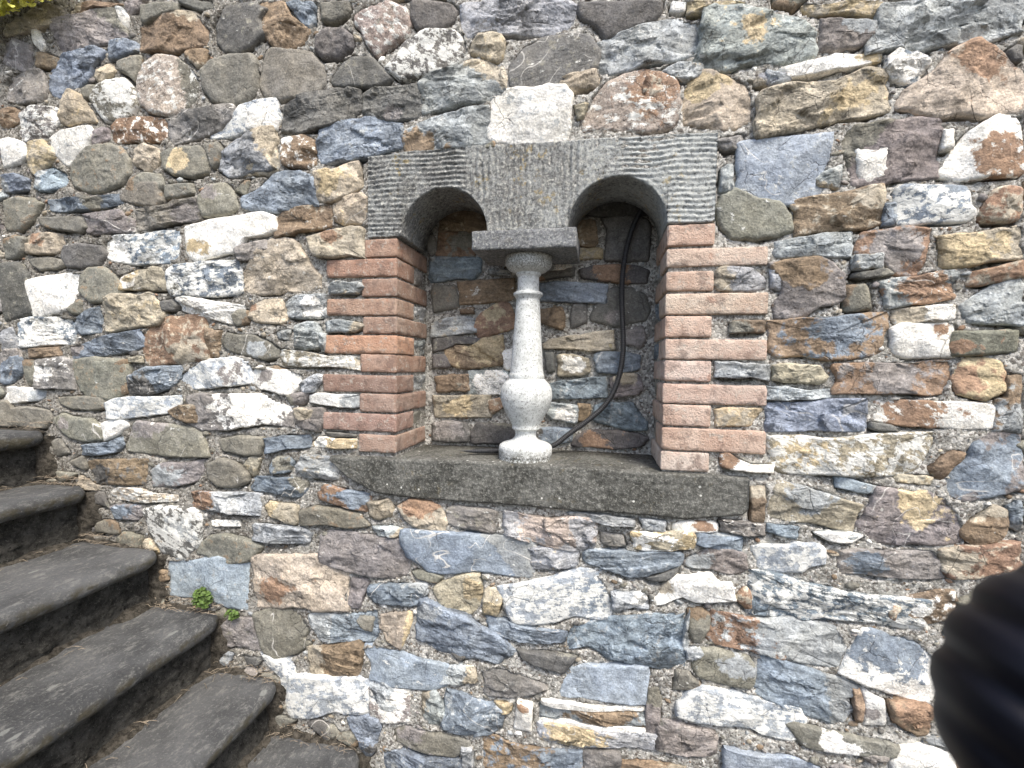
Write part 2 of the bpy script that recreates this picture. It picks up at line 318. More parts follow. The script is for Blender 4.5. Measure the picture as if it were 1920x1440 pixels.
def mat_plain(name, col, rough=0.6, spec=0.3, var=0.0, scale=60, trans=0.0):
    t = NT(name, rough, spec)
    c = (*col, 1)
    if var:
        c = t.mix(t.ramp(t.noise(t.geo, scale, 3), 0.35, 0.65), tuple(x * (1 - var) for x in col) + (1,), tuple(min(1, x * (1 + var)) for x in col) + (1,))
    if trans: t.b.inputs['Subsurface Weight'].default_value = 0.0
    return t.out(c)
STONES = """
#0 0
Ts 4 16 12 12 34 5 44 7 50 12 43 17 30 20 12 23 0 25 0 20
N 50 8 58 2 78 0 90 1 70 6 52 10
Ps 38 22 44 15 70 8 85 3 88 12 92 24 83 28 68 33 55 37 46 39 41 33
Wv 85 3 92 6 95 12 94 20 91 20 88 12
W 23 21 27 21 33 30 33 36 29 38 24 32
P 0 30 12 29 21 34 24 43 22 50 14 52 0 47
N 25 40 31 38 38 41 44 44 40 50 32 51 26 48
B 34 62 38 52 46 42 60 37 72 36 78 38 70 48 64 60 54 66 44 70 36 68
B 78 36 84 30 92 29 101 32 102 37 92 41 82 44
T 70 57 76 48 82 46 84 53 78 60 71 61
G 86 46 96 41 104 40 103 52 99 61 94 55 88 52
N 103 20 118 11 134 6 142 8 154 22 153 30 142 33 130 39 116 37 104 35
G 103 3 116 1 131 1 130 7 118 11 107 16 103 14
Dv 132 0 158 0 160 6 150 8 136 3
D 160 18 168 4 186 1 200 6 194 14 200 26 188 34 176 38 166 37 160 30
N 138 40 148 35 154 37 153 44 147 51 142 46
Kr 102 62 108 48 118 41 128 41 140 48 147 60 146 72 140 80 126 85 110 83 103 76
G 150 52 158 44 172 40 188 40 191 46 190 66 184 74 172 78 158 75 150 66
Gl@W:88:68:9 70 66 80 60 92 58 98 66 101 78 96 86 84 90 74 89 70 82 65 74
T 46 76 50 69 57 69 62 76 68 86 70 90 60 90 47 93 45 88
P 3 62 10 55 26 52 33 60 34 68 29 74 18 77 6 74
N 0 82 8 80 14 82 12 90 6 94 0 95
Pl@W:38:86:4 12 86 22 80 36 80 44 86 40 92 34 100 32 104 18 105 12 98
R@W:114:96:2 83 96 90 90 110 87 122 90 124 100 118 105 100 105 86 106
Pv@D:150:88:9 124 92 130 85 148 82 168 79 174 80 172 88 164 94 155 100 142 103 130 106 126 102
Wl 172 88 180 79 192 76 206 75 207 84 204 92 190 96 176 101 156 102 157 94
W 36 104 42 98 52 97 64 96 68 101 64 110 56 118 49 123 41 117 35 111
W 0 103 8 103 16 107 18 115 12 121 0 125
Y 20 106 30 105 38 112 38 120 30 126 24 132 19 124
P 68 100 72 96 80 96 80 104 74 108 67 108
Gr 49 130 55 118 66 110 80 107 90 111 95 120 94 130 88 138 74 143 60 143 52 138
Tr 100 112 106 108 115 110 118 120 116 125 107 128 100 122
G@Y:134:118:6 119 114 130 110 148 108 154 116 155 128 142 132 130 131 122 126
L 162 126 166 115 176 104 190 98 204 98 206 104 200 118 202 126 185 128 172 131
G 152 107 162 106 166 112 162 122 157 126
B 26 134 30 127 38 125 47 130 49 136 42 141 32 143 26 140
B 0 132 10 130 18 134 17 141 8 144 0 143
G 96 134 106 128 118 130 121 138 116 146 102 150 90 146
#480 0
Nr 0 0 20 0 26 12 38 22 34 32 24 36 10 32 4 24 0 10
B 20 0 42 0 43 14 38 20 30 12 26 6
G 46 0 68 0 69 6 66 11 56 16 48 13
Dr 44 26 52 20 64 20 72 26 71 34 60 42 48 42 43 36
Kr 72 10 84 3 98 0 112 5 115 16 112 24 100 32 88 40 82 32 78 22 72 16
D 116 0 146 0 152 6 148 14 138 20 122 22 116 16
L 155 8 166 2 184 0 228 0 240 6 236 16 222 22 200 25 186 24 170 26 156 23
G 4 40 10 34 24 37 40 38 50 50 52 62 46 68 30 72 16 74 4 70 0 62 2 50
D 54 60 64 45 72 41 86 42 96 52 102 58 94 63 78 65 58 64
Dl 96 50 104 42 112 30 126 21 146 21 153 25 156 38 150 46 138 52 120 56 108 59
T 160 32 168 25 180 24 186 30 184 40 177 45 168 40 160 37
L 122 62 134 54 150 50 160 44 174 46 184 52 187 60 182 70 168 74 152 76 134 81 128 80
D 189 48 200 34 216 26 232 24 250 26 258 38 254 50 242 56 224 64 206 68 190 66
Ds 18 88 24 78 36 70 56 66 76 68 76 78 68 88 50 94 36 97 20 95
Ds@P:100:86:5 78 72 92 66 110 63 122 64 124 78 116 86 104 89 90 88 80 82
W 176 75 184 68 204 67 224 64 232 72 235 86 234 100 222 104 200 107 184 105 176 98
W 0 74 8 76 16 88 12 95 0 97 -8 94 -8 84
B 46 108 52 96 66 89 88 88 106 92 110 100 108 108 94 112 80 118 62 121 50 119 46 114
Ls@N:122:108:9 112 100 124 92 150 82 170 80 175 88 175 102 166 108 140 110 118 115 111 110
T 0 104 12 100 14 112 16 126 8 130 -20 130 -18 118
N@W:25:105:4 18 118 20 106 34 100 42 106 44 120 36 124 24 124
B 0 142 12 128 30 129 42 134 44 150 34 156 10 158 -8 154 -12 148
T@Y:54:136:7 42 128 58 126 76 122 77 138 70 143 58 150 46 148 43 138
G 172 108 178 105 180 110 170 111
#960 0
D 50 0 112 0 112 8 106 16 92 19 80 25 70 28 64 20 52 12 49 6
W 120 0 131 0 130 7 124 9 119 7
Y 133 0 176 0 162 4 148 8 138 9 132 7
Ls 64 40 70 30 84 24 104 18 120 14 138 18 142 26 140 34 128 42 112 44 96 48 76 52 66 50
Lv@Y:182:20:7 143 20 150 10 166 4 188 8 214 12 226 22 228 38 208 44 180 46 160 50 146 48 143 34
T 34 60 46 54 60 52 66 58 60 64 48 67 38 69
Tr 46 78 57 76 54 86 49 89
K@R:106:66:14 53 88 60 74 70 62 84 54 96 51 112 53 124 60 126 76 124 88 120 95 104 98 86 98 66 96 54 97 52 93
R 104 56 114 57 116 68 108 77 98 74 98 64
L 112 52 120 47 132 45 142 48 143 54 130 59 120 57
T@Y:142:64:9 130 66 142 54 158 56 174 62 178 74 180 90 166 94 152 97 138 92 130 90 128 78
L 182 60 190 53 206 54 210 58 200 64 184 63
Ts@Y:260:70:9 188 80 196 66 220 62 244 60 262 52 276 54 284 68 282 80 270 84 250 86 230 92 200 100 188 100 184 92
Lp 158 126 162 122 166 124 167 142 158 144 156 138
#1440 0
Y 28 2 44 4 62 0 94 0 88 8 70 10 50 10 36 9 28 6
P@L:70:18:6 41 16 50 12 68 14 82 16 82 24 70 32 56 36 42 36 40 26
L 84 20 96 2 110 0 192 0 192 18 176 22 160 28 140 30 120 34 100 32 80 36 78 30
W@Y:80:39:4 10 51 30 46 56 40 86 38 86 43 66 48 40 54 18 56
B@W:106:50:9 90 42 100 37 120 39 121 48 117 57 108 61 96 58 91 50
L 0 50 10 54 17 58 12 62 0 62
Tv@R:160:42:9 100 78 106 66 128 52 138 38 156 30 172 36 192 48 196 64 186 78 166 86 150 84 130 86 112 80
D 180 38 188 32 192 33 192 45 183 45
Sv 0 104 20 102 48 103 48 116 42 128 40 144 38 150 10 152 -18 147 -20 140 -22 112
Pv 58 104 64 97 90 92 124 88 128 104 129 128 104 132 84 138 70 136 66 128 59 114
W@Y:104:118:5 70 98 90 96 104 100 110 112 108 120 98 128 84 132 70 134 68 118
W 132 96 141 96 140 110 132 112
W@R:178:116:12 130 130 140 116 152 98 170 90 192 87 192 130 160 132 146 134
#0 340
G 88 10 98 0 118 0 120 14 116 19 100 17 89 14
Gv 122 2 142 0 144 8 132 12 122 13
G@P:156:8:7 148 12 156 2 168 1 173 8 178 20 168 24 150 26 148 18
G 0 14 10 11 22 12 29 16 26 22 22 30 14 37 4 37 0 34
Bs@G:70:17:9 34 14 50 12 70 12 84 9 90 12 88 16 70 20 46 22 36 20
G 25 26 40 26 60 26 63 34 58 38 40 36 29 33
Pv 62 26 76 23 88 21 92 26 98 28 99 36 84 38 66 39
Gs@P:138:24:8 100 22 110 20 124 18 134 13 142 12 147 20 146 27 130 30 116 34 104 35 100 30
T@R:25:42:6 20 40 32 38 44 40 45 48 38 54 28 54 18 52 17 46
G 0 43 10 40 18 42 16 52 12 57 0 59
D 48 48 58 46 74 48 78 54 72 62 60 65 48 64 45 56
G 20 58 34 56 44 58 48 62 40 66 28 67 22 63
Bl@W:88:52:9 78 46 84 42 104 40 122 37 133 40 132 52 128 58 112 61 100 62 84 58 78 54
W@Y:146:48:6 137 36 150 30 172 27 192 25 204 28 205 36 195 40 182 42 176 52 164 54 148 56 138 49
P 174 50 184 46 196 44 200 50 190 58 178 58
D 0 62 12 61 18 70 20 84 23 97 14 101 0 105
W 21 74 34 70 58 69 56 82 52 92 44 98 24 100 20 88
G 58 70 64 64 76 64 84 70 90 80 88 86 78 90 66 91 57 82
Tv 88 72 102 66 116 64 122 70 126 81 110 81 92 81
Bl@G:130:80:6 124 72 130 65 150 60 176 60 178 68 178 78 170 85 150 86 132 84 126 78
B 53 104 66 96 73 94 75 104 74 113 62 115 54 110
Tr 78 92 88 84 104 86 108 84 118 92 120 98 112 106 96 110 82 112 76 104
D 118 90 128 88 134 93 130 97 120 97
Ws 132 90 144 87 160 90 182 94 180 98 172 107 160 104 146 100 136 97
Bl@W:30:116:13 12 112 14 104 24 102 40 102 52 104 56 112 54 120 40 122 24 124 12 122
L 0 112 8 110 12 120 12 127 0 127
Bs@P:56:126:5 52 124 62 122 72 118 88 114 104 112 106 122 94 128 70 132 52 132
R@T:138:130:12 106 116 112 106 126 101 146 102 153 108 152 122 151 134 134 136 108 136 105 126
N 154 112 164 112 162 130 154 132
P 0 128 12 127 16 134 14 144 6 150 -10 150
N 18 126 40 124 44 130 30 132 20 132
P@W:44:138:6 34 138 42 132 49 134 52 144 48 150 38 150
G 50 134 70 132 92 134 96 140 92 158 80 164 62 162 54 152 52 142
T 95 132 103 131 105 136 96 136
#400 340
N 44 30 56 20 70 18 84 17 88 22 86 33 70 36 56 39 46 40
Tv 88 18 96 10 106 8 114 14 113 24 111 29 98 32 92 28
T@R:88:40:5 70 42 84 38 104 33 108 36 113 56 100 54 88 57 78 54 72 48
T 20 70 26 60 42 44 52 42 60 46 68 58 78 72 78 76 64 80 50 83 34 84 22 78
T@R:28:94:3 26 94 36 89 48 88 52 96 54 103 46 106 34 106 27 101
L@W:74:92:7 52 94 56 87 68 85 82 86 84 93 81 101 62 103 55 100
L 84 80 92 75 108 76 112 79 104 84 88 84
Ls 83 106 94 103 108 106 112 108 102 113 86 113
G 12 100 18 96 26 97 26 107 16 109 13 106
Gv@L:32:125:7 4 120 8 113 18 115 30 115 42 121 49 126 47 132 40 134 26 132 12 128 5 124
L 46 114 52 111 58 112 55 120 48 118
L 61 108 66 106 76 107 78 113 77 125 68 126 60 124
Tl 52 126 70 128 84 131 98 131 109 134 108 141 90 139 70 139 52 138 50 132
L 79 114 83 114 82 128 79 127
#1440 340
G -34 10 -24 4 -6 12 10 14 18 24 20 36 10 40 -8 43 -26 42 -36 32 -38 20
N@T:76:12:8 22 34 26 12 44 10 60 8 80 5 87 6 87 20 86 28 74 34 54 36 38 36 24 38
Wl@B:132:18:18 97 8 110 3 130 2 146 3 152 12 155 24 148 28 130 30 110 31 100 32 98 20
B 88 16 96 16 99 26 97 32 87 33
R 162 28 168 12 172 6 192 5 192 28 178 29 164 29
Ls 6 54 10 45 24 42 44 38 60 38 64 46 63 56 40 56 16 56
R@P:96:52:12 68 48 74 40 90 36 104 34 122 36 120 46 118 60 112 68 100 70 90 62 72 56 68 52
L 67 56 76 54 88 54 90 63 74 66 66 64
D 66 68 78 66 90 65 96 69 88 71 72 73 64 72
T@Y:150:52:12 131 44 140 40 160 38 178 34 192 35 192 56 176 58 156 63 134 62 132 54
R 152 76 158 67 170 64 192 60 192 72 180 74 166 77 154 77
P@N:24:66:10 6 64 12 60 24 58 36 58 48 62 58 70 60 84 50 90 38 94 30 100 18 100 8 98 6 92 12 84 12 74
L 3 66 12 66 12 76 10 82 3 78
L@R:120:80:13 86 78 94 74 108 72 124 68 146 67 142 78 139 88 120 91 96 93 90 86
G 60 78 74 76 78 84 80 96 60 97 58 90
L 150 92 158 86 174 76 192 74 192 108 170 106 152 105 149 98
T@W:132:98:8 96 102 100 96 120 93 144 93 144 102 126 105 104 106
N@B:52:110:13 2 124 8 110 6 104 20 104 40 103 64 101 88 99 90 104 86 118 80 128 60 132 44 134 30 130 14 130
W@R:132:112:4 94 122 96 112 108 107 126 106 142 108 142 118 140 130 122 132 106 132 98 128
G@R:146:124:5 140 124 144 112 166 112 192 111 192 128 170 130 140 131
#1000 220
L 138 116 146 112 164 113 176 122 176 128 160 130 144 130 138 124
#1240 540
#1240 660
L 42 8 60 8 80 10 82 12 80 21 68 19 54 20 42 18
Y 42 43 56 42 78 43 74 48 70 51 68 56 56 56 42 55
W@R:49:81:5 45 80 52 76 60 82 70 86 84 85 84 91 64 90 50 88
Ls 79 26 94 26 110 29 128 28 128 34 110 36 80 36
B 81 40 100 39 128 36 150 36 154 46 152 60 120 59 86 60 82 50
T 85 12 96 9 116 10 126 18 118 23 100 23 88 21
Tl@Y:110:74:10 82 64 100 64 130 66 160 62 184 61 202 62 206 66 202 74 192 86 176 92 158 94 124 92 100 90 86 84 86 74
N 67 104 70 101 77 101 78 112 78 126 72 130 68 128
T@L:110:106:10 84 112 90 102 97 99 116 104 134 111 147 116 147 128 146 134 134 133 110 128 84 126 82 118
S 133 96 140 95 152 98 165 102 166 107 152 106 132 102
W@R:34:131:4 9 130 20 127 36 128 42 130 42 135 24 136 10 135
Pv 44 126 50 127 78 130 78 138 60 138 48 135
Bs 80 130 94 131 103 132 103 141 90 139 80 135
B 26 136 40 138 62 140 60 150 44 150 28 144
#1440 660
R@P:90:18:14 54 26 56 12 58 9 80 8 110 9 138 7 138 20 132 32 114 31 90 31 66 30 50 30
Y@R:148:20:6 140 20 146 10 152 4 164 5 176 9 180 16 176 28 164 36 150 32 142 30
W@R:112:48:13 82 50 88 38 104 36 120 37 140 38 160 40 172 44 173 50 168 56 150 57 124 57 100 54
D 78 52 94 55 100 60 84 60 78 57
N@L:190:53:9 180 20 192 16 192 60 184 60 173 57 172 36 178 34
P@B:158:88:18 172 64 192 62 192 104 180 106 160 110 150 113 140 110 136 100 139 92 140 88 150 80 154 70
N 124 88 130 80 140 75 148 76 146 82 140 88 136 96 130 96
Pv@Y:112:114:10 68 132 76 120 86 106 92 103 108 106 116 105 124 108 134 112 142 122 146 130 148 141 120 144 92 145 80 138 72 132
N 150 134 156 126 170 118 182 120 182 134 178 142 160 146 150 142
B 182 118 192 112 192 136 184 132
#0 660
G -5 38 4 36 8 42 20 41 34 44 37 50 30 58 10 56 -5 56
P@W:32:16:7 26 20 27 8 34 6 42 4 50 8 53 26 46 28 36 27 26 26
G 16 6 24 6 26 12 24 24 18 25
B 0 4 14 3 16 10 15 18 8 22 0 24
W 2 36 8 26 22 27 32 28 33 32 24 37 8 38
G 56 26 60 8 76 6 94 6 95 20 94 30 84 33 66 31 58 30
Bs@D:106:26:9 95 26 98 18 110 11 124 11 136 11 132 20 122 28 112 31 96 30
Wl@P:176:16:8 132 20 142 12 156 6 170 5 182 7 187 11 185 23 170 25 156 27 146 27
G 40 34 60 33 76 34 80 42 70 44 52 43 42 39
Wl 80 40 92 34 112 34 134 33 134 38 124 45 110 48 92 50 82 48
N 122 45 134 40 150 40 152 52 140 53 130 50
Gv@P:46:54:5 38 50 44 46 54 49 66 50 74 56 74 66 62 68 50 65 42 58
W 74 54 82 50 90 51 94 55 86 63 76 66
Gv@P:108:56:9 92 70 98 54 102 52 116 54 130 55 140 56 150 62 153 72 155 79 130 79 108 77 93 75
Bs 58 71 70 69 80 68 88 64 90 70 82 76 70 78 60 77
N@D:74:90:8 64 84 80 81 109 82 108 92 104 99 86 100 70 98
P@L:120:92:10 114 90 124 83 136 84 150 82 152 88 144 98 130 101 112 100
Tl 80 106 92 102 104 103 112 106 132 108 130 112 110 113 90 112
P@B:88:120:6 80 116 92 115 104 116 105 122 100 126 86 126
Dl@L:134:132:9 106 118 118 116 132 117 146 118 150 126 148 144 136 158 120 152 110 136
#340 660
Gv 52 12 70 10 76 14 60 14
W@P:62:18:5 52 14 60 11 74 13 88 18 88 24 78 32 70 30 58 27 52 20
L 88 26 94 19 100 17 104 18 104 22 98 30 90 30
W 94 34 104 31 120 32 132 32 132 40 124 42 108 40 96 38
P 78 33 88 30 94 32 90 40 82 40
Pv@W:52:37:20 2 52 8 36 20 32 40 32 56 32 68 38 80 41 83 46 82 56 70 55 60 54 46 56 36 58 24 59 12 55
P@T:92:47:5 85 44 96 42 106 44 105 52 101 60 92 58 85 54
G 26 66 40 63 60 64 60 70 57 78 46 78 28 75
B 62 66 76 63 94 63 96 68 92 72 78 73 66 76
Y@W:104:67:5 96 68 104 64 116 65 128 66 130 70 126 73 108 72 98 71
D 106 60 120 61 130 62 130 64 112 64
Gv 18 84 30 80 40 84 48 92 48 98 40 102 26 102 18 96
B@G:74:82:6 64 88 70 78 80 80 83 84 78 91 68 91
Lv 86 86 92 79 100 78 110 80 116 86 114 95 104 96 92 94
Bv@G:90:100:6 50 102 56 95 70 94 84 95 94 98 92 104 84 110 70 106 54 105
R@B:130:110:8 102 106 110 101 122 104 134 106 140 110 138 117 134 121 120 116 106 111
L@R:14:113:9 6 107 16 106 40 106 54 108 57 116 54 123 38 122 20 119 8 117
T 60 116 66 113 84 115 86 128 80 130 66 124
G 88 120 100 116 118 118 132 124 140 132 124 134 104 130 88 131
T 140 114 152 111 158 116 156 124 146 126 140 122
T@R:178:114:9 162 116 172 112 186 113 192 118 198 128 196 134 176 133 168 126
W 20 127 28 126 42 127 42 131 24 131
Ls 52 134 58 130 72 131 86 133 96 138 90 144 70 144 54 141
L 142 132 156 131 166 134 160 140 148 139
G 12 144 20 138 32 137 50 142 60 146 50 158 34 160 20 156 8 152
P 104 142 116 137 138 138 164 142 172 152 168 166 150 170 124 164 104 156
Sv 167 137 180 136 200 136 230 138 252 140 262 144 261 152 258 164 252 168 230 166 206 166 190 166 184 160 172 154 166 146
#780 660
P 22 120 32 116 50 118 58 122 58 136 44 134 30 132 24 128
L@K:100:130:14 66 130 70 122 84 124 100 126 120 124 134 132 134 140 128 146 110 149 84 143 70 138
L 113 122 124 121 148 124 164 126 162 131 140 129 122 126
L 167 126 178 126 187 128 187 135 172 134
P 138 136 154 138 158 146 142 146 139 142
T 162 142 174 137 200 136 200 144 190 150 168 148
#300 960
S 4 38 18 38 42 35 58 35 64 42 64 60 61 71 52 73 46 70 40 68 30 66 8 62
T@R:86:58:10 70 42 74 37 84 34 100 34 120 35 138 42 140 56 134 74 116 74 100 71 88 72 74 70 70 56
P 142 51 150 50 156 52 152 64 149 74 140 70
Bv 156 64 160 56 176 55 198 56 200 62 190 71 176 71 162 68
Gv 70 77 84 72 98 73 108 84 110 90 106 96 113 100 100 108 86 112 78 106 74 96 71 86
P 46 84 56 80 68 80 70 92 74 104 62 103 50 101 46 94
Ss 112 80 122 77 140 77 162 75 163 92 158 98 144 99 122 96 116 90
Tv 165 78 176 76 188 76 186 92 180 102 170 98 166 88
S 152 104 164 104 180 106 196 112 215 118 216 130 200 134 180 132 160 128 158 116
Ns 110 104 124 101 142 100 150 102 150 114 144 127 126 124 112 122
Wl 98 124 112 124 130 126 142 126 154 130 155 144 152 150 138 152 130 150 120 154 106 156 98 152 93 144 96 134
Wl 76 106 86 110 96 112 100 118 98 128 96 142 90 140 92 126 84 118
L@W:180:140:6 157 128 168 128 178 134 186 134 186 150 180 152 160 150 156 142
N -2 42 4 44 5 52 0 52
#700 960
G 28 46 36 44 46 46 52 49 48 54 38 53 30 50
T@Y:76:58:6 46 60 54 52 66 48 80 50 82 60 80 70 72 78 58 76 50 70
T@Y:88:74:5 82 62 88 58 94 60 96 68 92 78 82 78
L 116 30 126 27 138 27 150 28 154 34 150 42 136 44 120 44
B 158 36 168 30 186 30 196 32 222 31 232 38 228 43 214 46 200 50 190 50 176 44 162 40
Wl@B:168:64:10 94 58 110 55 130 50 150 46 164 43 170 54 176 66 178 78 166 80 150 79 136 84 122 83 110 80 102 72
L@W:200:66:4 180 61 200 61 206 66 206 73 190 74 180 75
B@L:40:74:6 34 72 44 70 56 76 68 78 78 86 88 92 100 102 104 108 100 110 90 114 80 112 64 110 46 106 38 98 34 88
Bs 84 82 98 82 112 86 134 90 144 92 142 99 128 99 108 98 90 92
D 108 104 120 106 136 107 152 110 148 118 142 124 130 120 118 116 110 110
L 48 118 62 116 75 118 75 128 62 130 48 130
P@D:100:124:8 82 122 92 118 106 122 120 128 130 132 116 138 98 140 86 138
S 150 120 160 116 176 115 192 117 206 120 204 136 206 146 190 144 172 142 150 140 140 138 144 128
Bs 150 88 160 86 178 80 200 78 224 78 232 84 232 100 232 112 222 120 206 116 190 112 176 110 162 102 148 104 146 96
G -14 82 -10 78 0 80 -2 92 -8 90
#1160 960
Y@W:24:22:8 10 18 20 16 38 16 52 17 58 22 54 28 40 30 24 31 14 28
L 60 17 72 16 86 18 92 22 90 26 78 24 64 21
P@L:58:38:6 48 38 60 32 70 28 82 28 94 34 97 40 92 46 84 48 74 44 60 43 52 41
Wl 100 28 116 26 136 24 150 27 156 34 154 40 144 41 136 46 122 46 108 42 104 36
Ls 150 16 166 16 184 18 178 22 160 22
D 18 50 30 48 46 42 44 48 36 53 24 53
W@T:36:58:4 28 70 34 58 44 50 58 48 68 48 74 54 84 54 86 62 86 68 72 68 58 69 46 64 36 70
R 90 62 95 57 100 62 100 72 97 75 88 66
Bl 102 50 108 46 126 50 144 55 166 60 190 64 216 66 230 68 231 78 226 86 210 88 190 84 164 82 140 82 120 81 104 78 101 62
G 52 74 62 73 69 78 69 88 62 100 56 100 52 88
R@L:150:96:30 71 76 84 78 110 82 130 80 152 86 166 92 170 104 164 119 146 114 130 112 110 108 98 104 84 102 74 96
G@L:90:116:8 60 104 74 104 90 108 98 110 103 118 102 130 100 134 90 134 74 130 60 126 55 118
B 104 124 108 112 124 114 142 118 156 124 174 132 178 138 170 142 178 150 160 160 150 158 130 150 112 140 101 132
L 50 104 60 104 64 108 58 113 52 112
Lv 54 74 50 88 48 102 50 108 54 100 50 86
W@B:204:104:16 172 112 176 104 184 96 188 92 200 94 212 96 224 100 236 110 240 120 240 140 226 142 206 138 190 130 172 122
Wl@B:140:148:12 45 144 56 138 68 134 84 136 100 140 116 146 130 150 136 156 142 160 134 168 124 172 110 170 100 164 80 160 60 156 48 152
#1440 960
W@L:10:10:1 36 17 50 16 66 17 74 20 62 24 48 23
P@B:78:38:8 57 32 70 30 90 30 110 30 124 31 130 40 136 48 124 50 100 50 80 49 62 47 56 42
R@T:138:38:8 132 32 144 28 158 26 192 26 192 42 176 48 160 52 142 49 134 44
Nv@W:116:72:6 102 68 110 64 122 60 140 62 144 70 138 82 126 86 110 86 102 78
R 90 76 96 70 100 74 96 84 92 82
#440 1140 4.8
B@D:128:130:8 100 102 114 98 126 101 131 108 128 118 125 132 118 138 114 130 112 118 104 110
Pl@W:146:88:8 120 76 132 72 146 76 156 78 156 96 152 104 134 104 122 98
L 168 80 176 76 186 84 188 92 190 110 176 106 168 100
Bs 190 76 200 78 214 84 228 90 240 98 238 110 226 116 210 116 196 114 190 108 188 92
G@P:160:114:10 142 112 152 108 168 112 184 114 200 116 212 120 212 130 196 136 176 134 156 128 144 122
B 134 132 150 130 170 136 190 138 204 140 204 150 180 150 140 150 134 144
#800 1140 4.8
T@Y:70:92:6 60 86 68 88 76 88 76 94 70 97 62 94
W@R:86:90:4 82 86 90 86 94 90 94 106 92 114 84 112 78 108 80 96
Wv@B:106:92:3 104 84 122 85 150 89 190 92 204 92 206 94 190 95 150 93 120 90 106 87
L@N:160:94:22 102 88 124 90 152 94 188 97 204 97 206 112 190 108 160 105 130 102 102 100
W 102 101 128 104 156 106 186 109 206 112 206 115 184 113 150 109 120 107 102 104
L@Y:132:116:14 102 106 130 109 160 112 186 116 206 118 208 132 190 128 160 126 130 124 102 122
N@B:122:140:16 50 118 60 116 74 124 90 126 112 128 134 132 138 142 138 150 60 150 52 136
L 31 128 40 127 42 150 31 150
P@T:110:140:1 140 134 150 130 164 130 174 136 174 150 142 150
D 20 40 30 42 36 44 30 50
#1160 1140 4.8
P 26 76 36 72 38 82 37 100 36 114 26 118 24 100
Ps 38 106 50 104 66 108 80 112 90 120 86 132 76 136 60 134 40 130 34 124
S 96 126 110 130 130 134 156 136 176 144 190 150 98 150
N 2 142 18 142 40 144 60 146 60 150 0 150
G@W:198:126:10 152 108 162 106 178 110 192 114 214 118 240 122 256 128 250 136 230 136 210 134 186 132 168 128 160 118
#1440 1140 4.8
N 78 76 84 74 88 88 86 104 80 100
W@P:96:96:5 88 76 100 82 106 86 106 106 94 108 88 106
N@R:140:96:12 110 86 124 86 148 90 150 114 134 116 116 106
W 112 140 124 128 140 126 158 130 170 138 170 150 114 150
P 82 134 98 132 112 134 108 140 94 142
L 144 122 160 120 176 122 184 128 160 130 146 128
#1000 560 3.27
N@G:124:18:4 121 15 128 13 142 14 143 20 132 21 122 21
"""
NICHE = """
#780 400
N 16 0 50 -6 52 10 42 13 28 13 20 12
G 3 14 8 12 14 18 15 28 10 31 3 24
R@G:36:20:7 17 16 28 14 40 14 42 22 43 31 30 32 18 31 16 24
B 11 33 26 33 44 34 47 38 46 43 40 48 28 49 14 51 11 46
G 11 54 28 54 31 62 31 70 22 72 12 74
N 32 52 50 50 72 50 72 62 64 65 46 67 34 67
L 11 84 24 78 34 78 43 80 43 89 28 91 11 92
N 32 72 42 70 43 75 34 75
R@Y:58:76:5 44 84 50 74 60 68 70 70 73 78 72 86 60 90 48 92 44 88
N@Y:54:100:9 22 104 30 99 40 100 50 94 60 93 64 98 63 110 56 114 40 116 30 114 24 110
D 12 94 30 92 48 94 46 98 30 98 22 102 12 104
D 12 106 22 106 26 112 24 116 12 116
W 64 104 72 102 74 110 74 118 66 116
N 14 124 26 121 38 122 40 132 28 133 18 134
L@W:56:128:8 40 120 50 118 68 120 70 126 66 135 52 136 40 134
L 54 42 68 42 70 46 56 46
D@R:92:50:4 90 44 108 42 118 40 118 46 104 48 92 50
B 94 54 112 51 140 54 142 58 138 66 116 66 96 64
D 140 4 144 12 142 34 158 35 174 34 176 8 168 2 150 2
D 60 -8 130 -10 180 -8 178 0 140 2
N 120 4 134 6 136 20 134 24 122 22
Y 121 27 136 25 140 28 139 33 122 34
D@R:146:42:8 124 42 134 39 150 38 166 39 174 42 172 52 156 52 138 50 126 48
D@P:148:78:5 132 76 138 64 148 56 162 56 172 62 176 72 172 80 158 83 148 85 140 82 132 80
N 92 72 108 70 111 78 110 86 94 82
D 116 74 118 68 128 67 128 82 116 86
Y@T:120:92:22 96 98 104 94 124 91 144 88 147 94 146 102 132 103 110 101 98 101
P 158 88 170 84 172 96 168 100 158 98
T@W:120:112:5 106 118 108 108 118 106 128 110 130 118 122 122 110 122
B 134 108 142 104 154 104 168 108 166 116 152 120 138 118
B 98 130 110 126 138 123 142 130 140 138 120 139 104 138
P@T:158:122:6 146 126 156 120 166 122 170 130 164 136 150 138 148 132
D 96 104 103 104 104 118 98 120
#560 560
T@Y:120:80:7 103 74 118 73 140 73 142 80 141 89 126 89 110 88 102 88
R 142 76 150 75 154 80 150 84 143 87
D@P:112:98:7 100 94 112 92 124 94 128 102 126 108 112 108 100 107
D 128 102 134 94 148 94 164 96 166 106 150 109 130 109
#780 400
W 100 36 116 38 114 42 106 44 100 43
#1000 560 3.27
L@W:20:70:5 8 70 12 64 26 66 27 72 24 76 12 74
N 27 65 34 65 35 70 32 76 27 75
B 38 66 44 65 60 64 64 70 70 76 69 79 56 80 44 77 39 74
D@R:36:87:6 24 90 28 84 34 81 50 81 64 83 70 86 66 91 50 93 36 91 26 91
D@B:14:82:8 0 80 10 79 24 80 22 88 12 90 0 89
"""
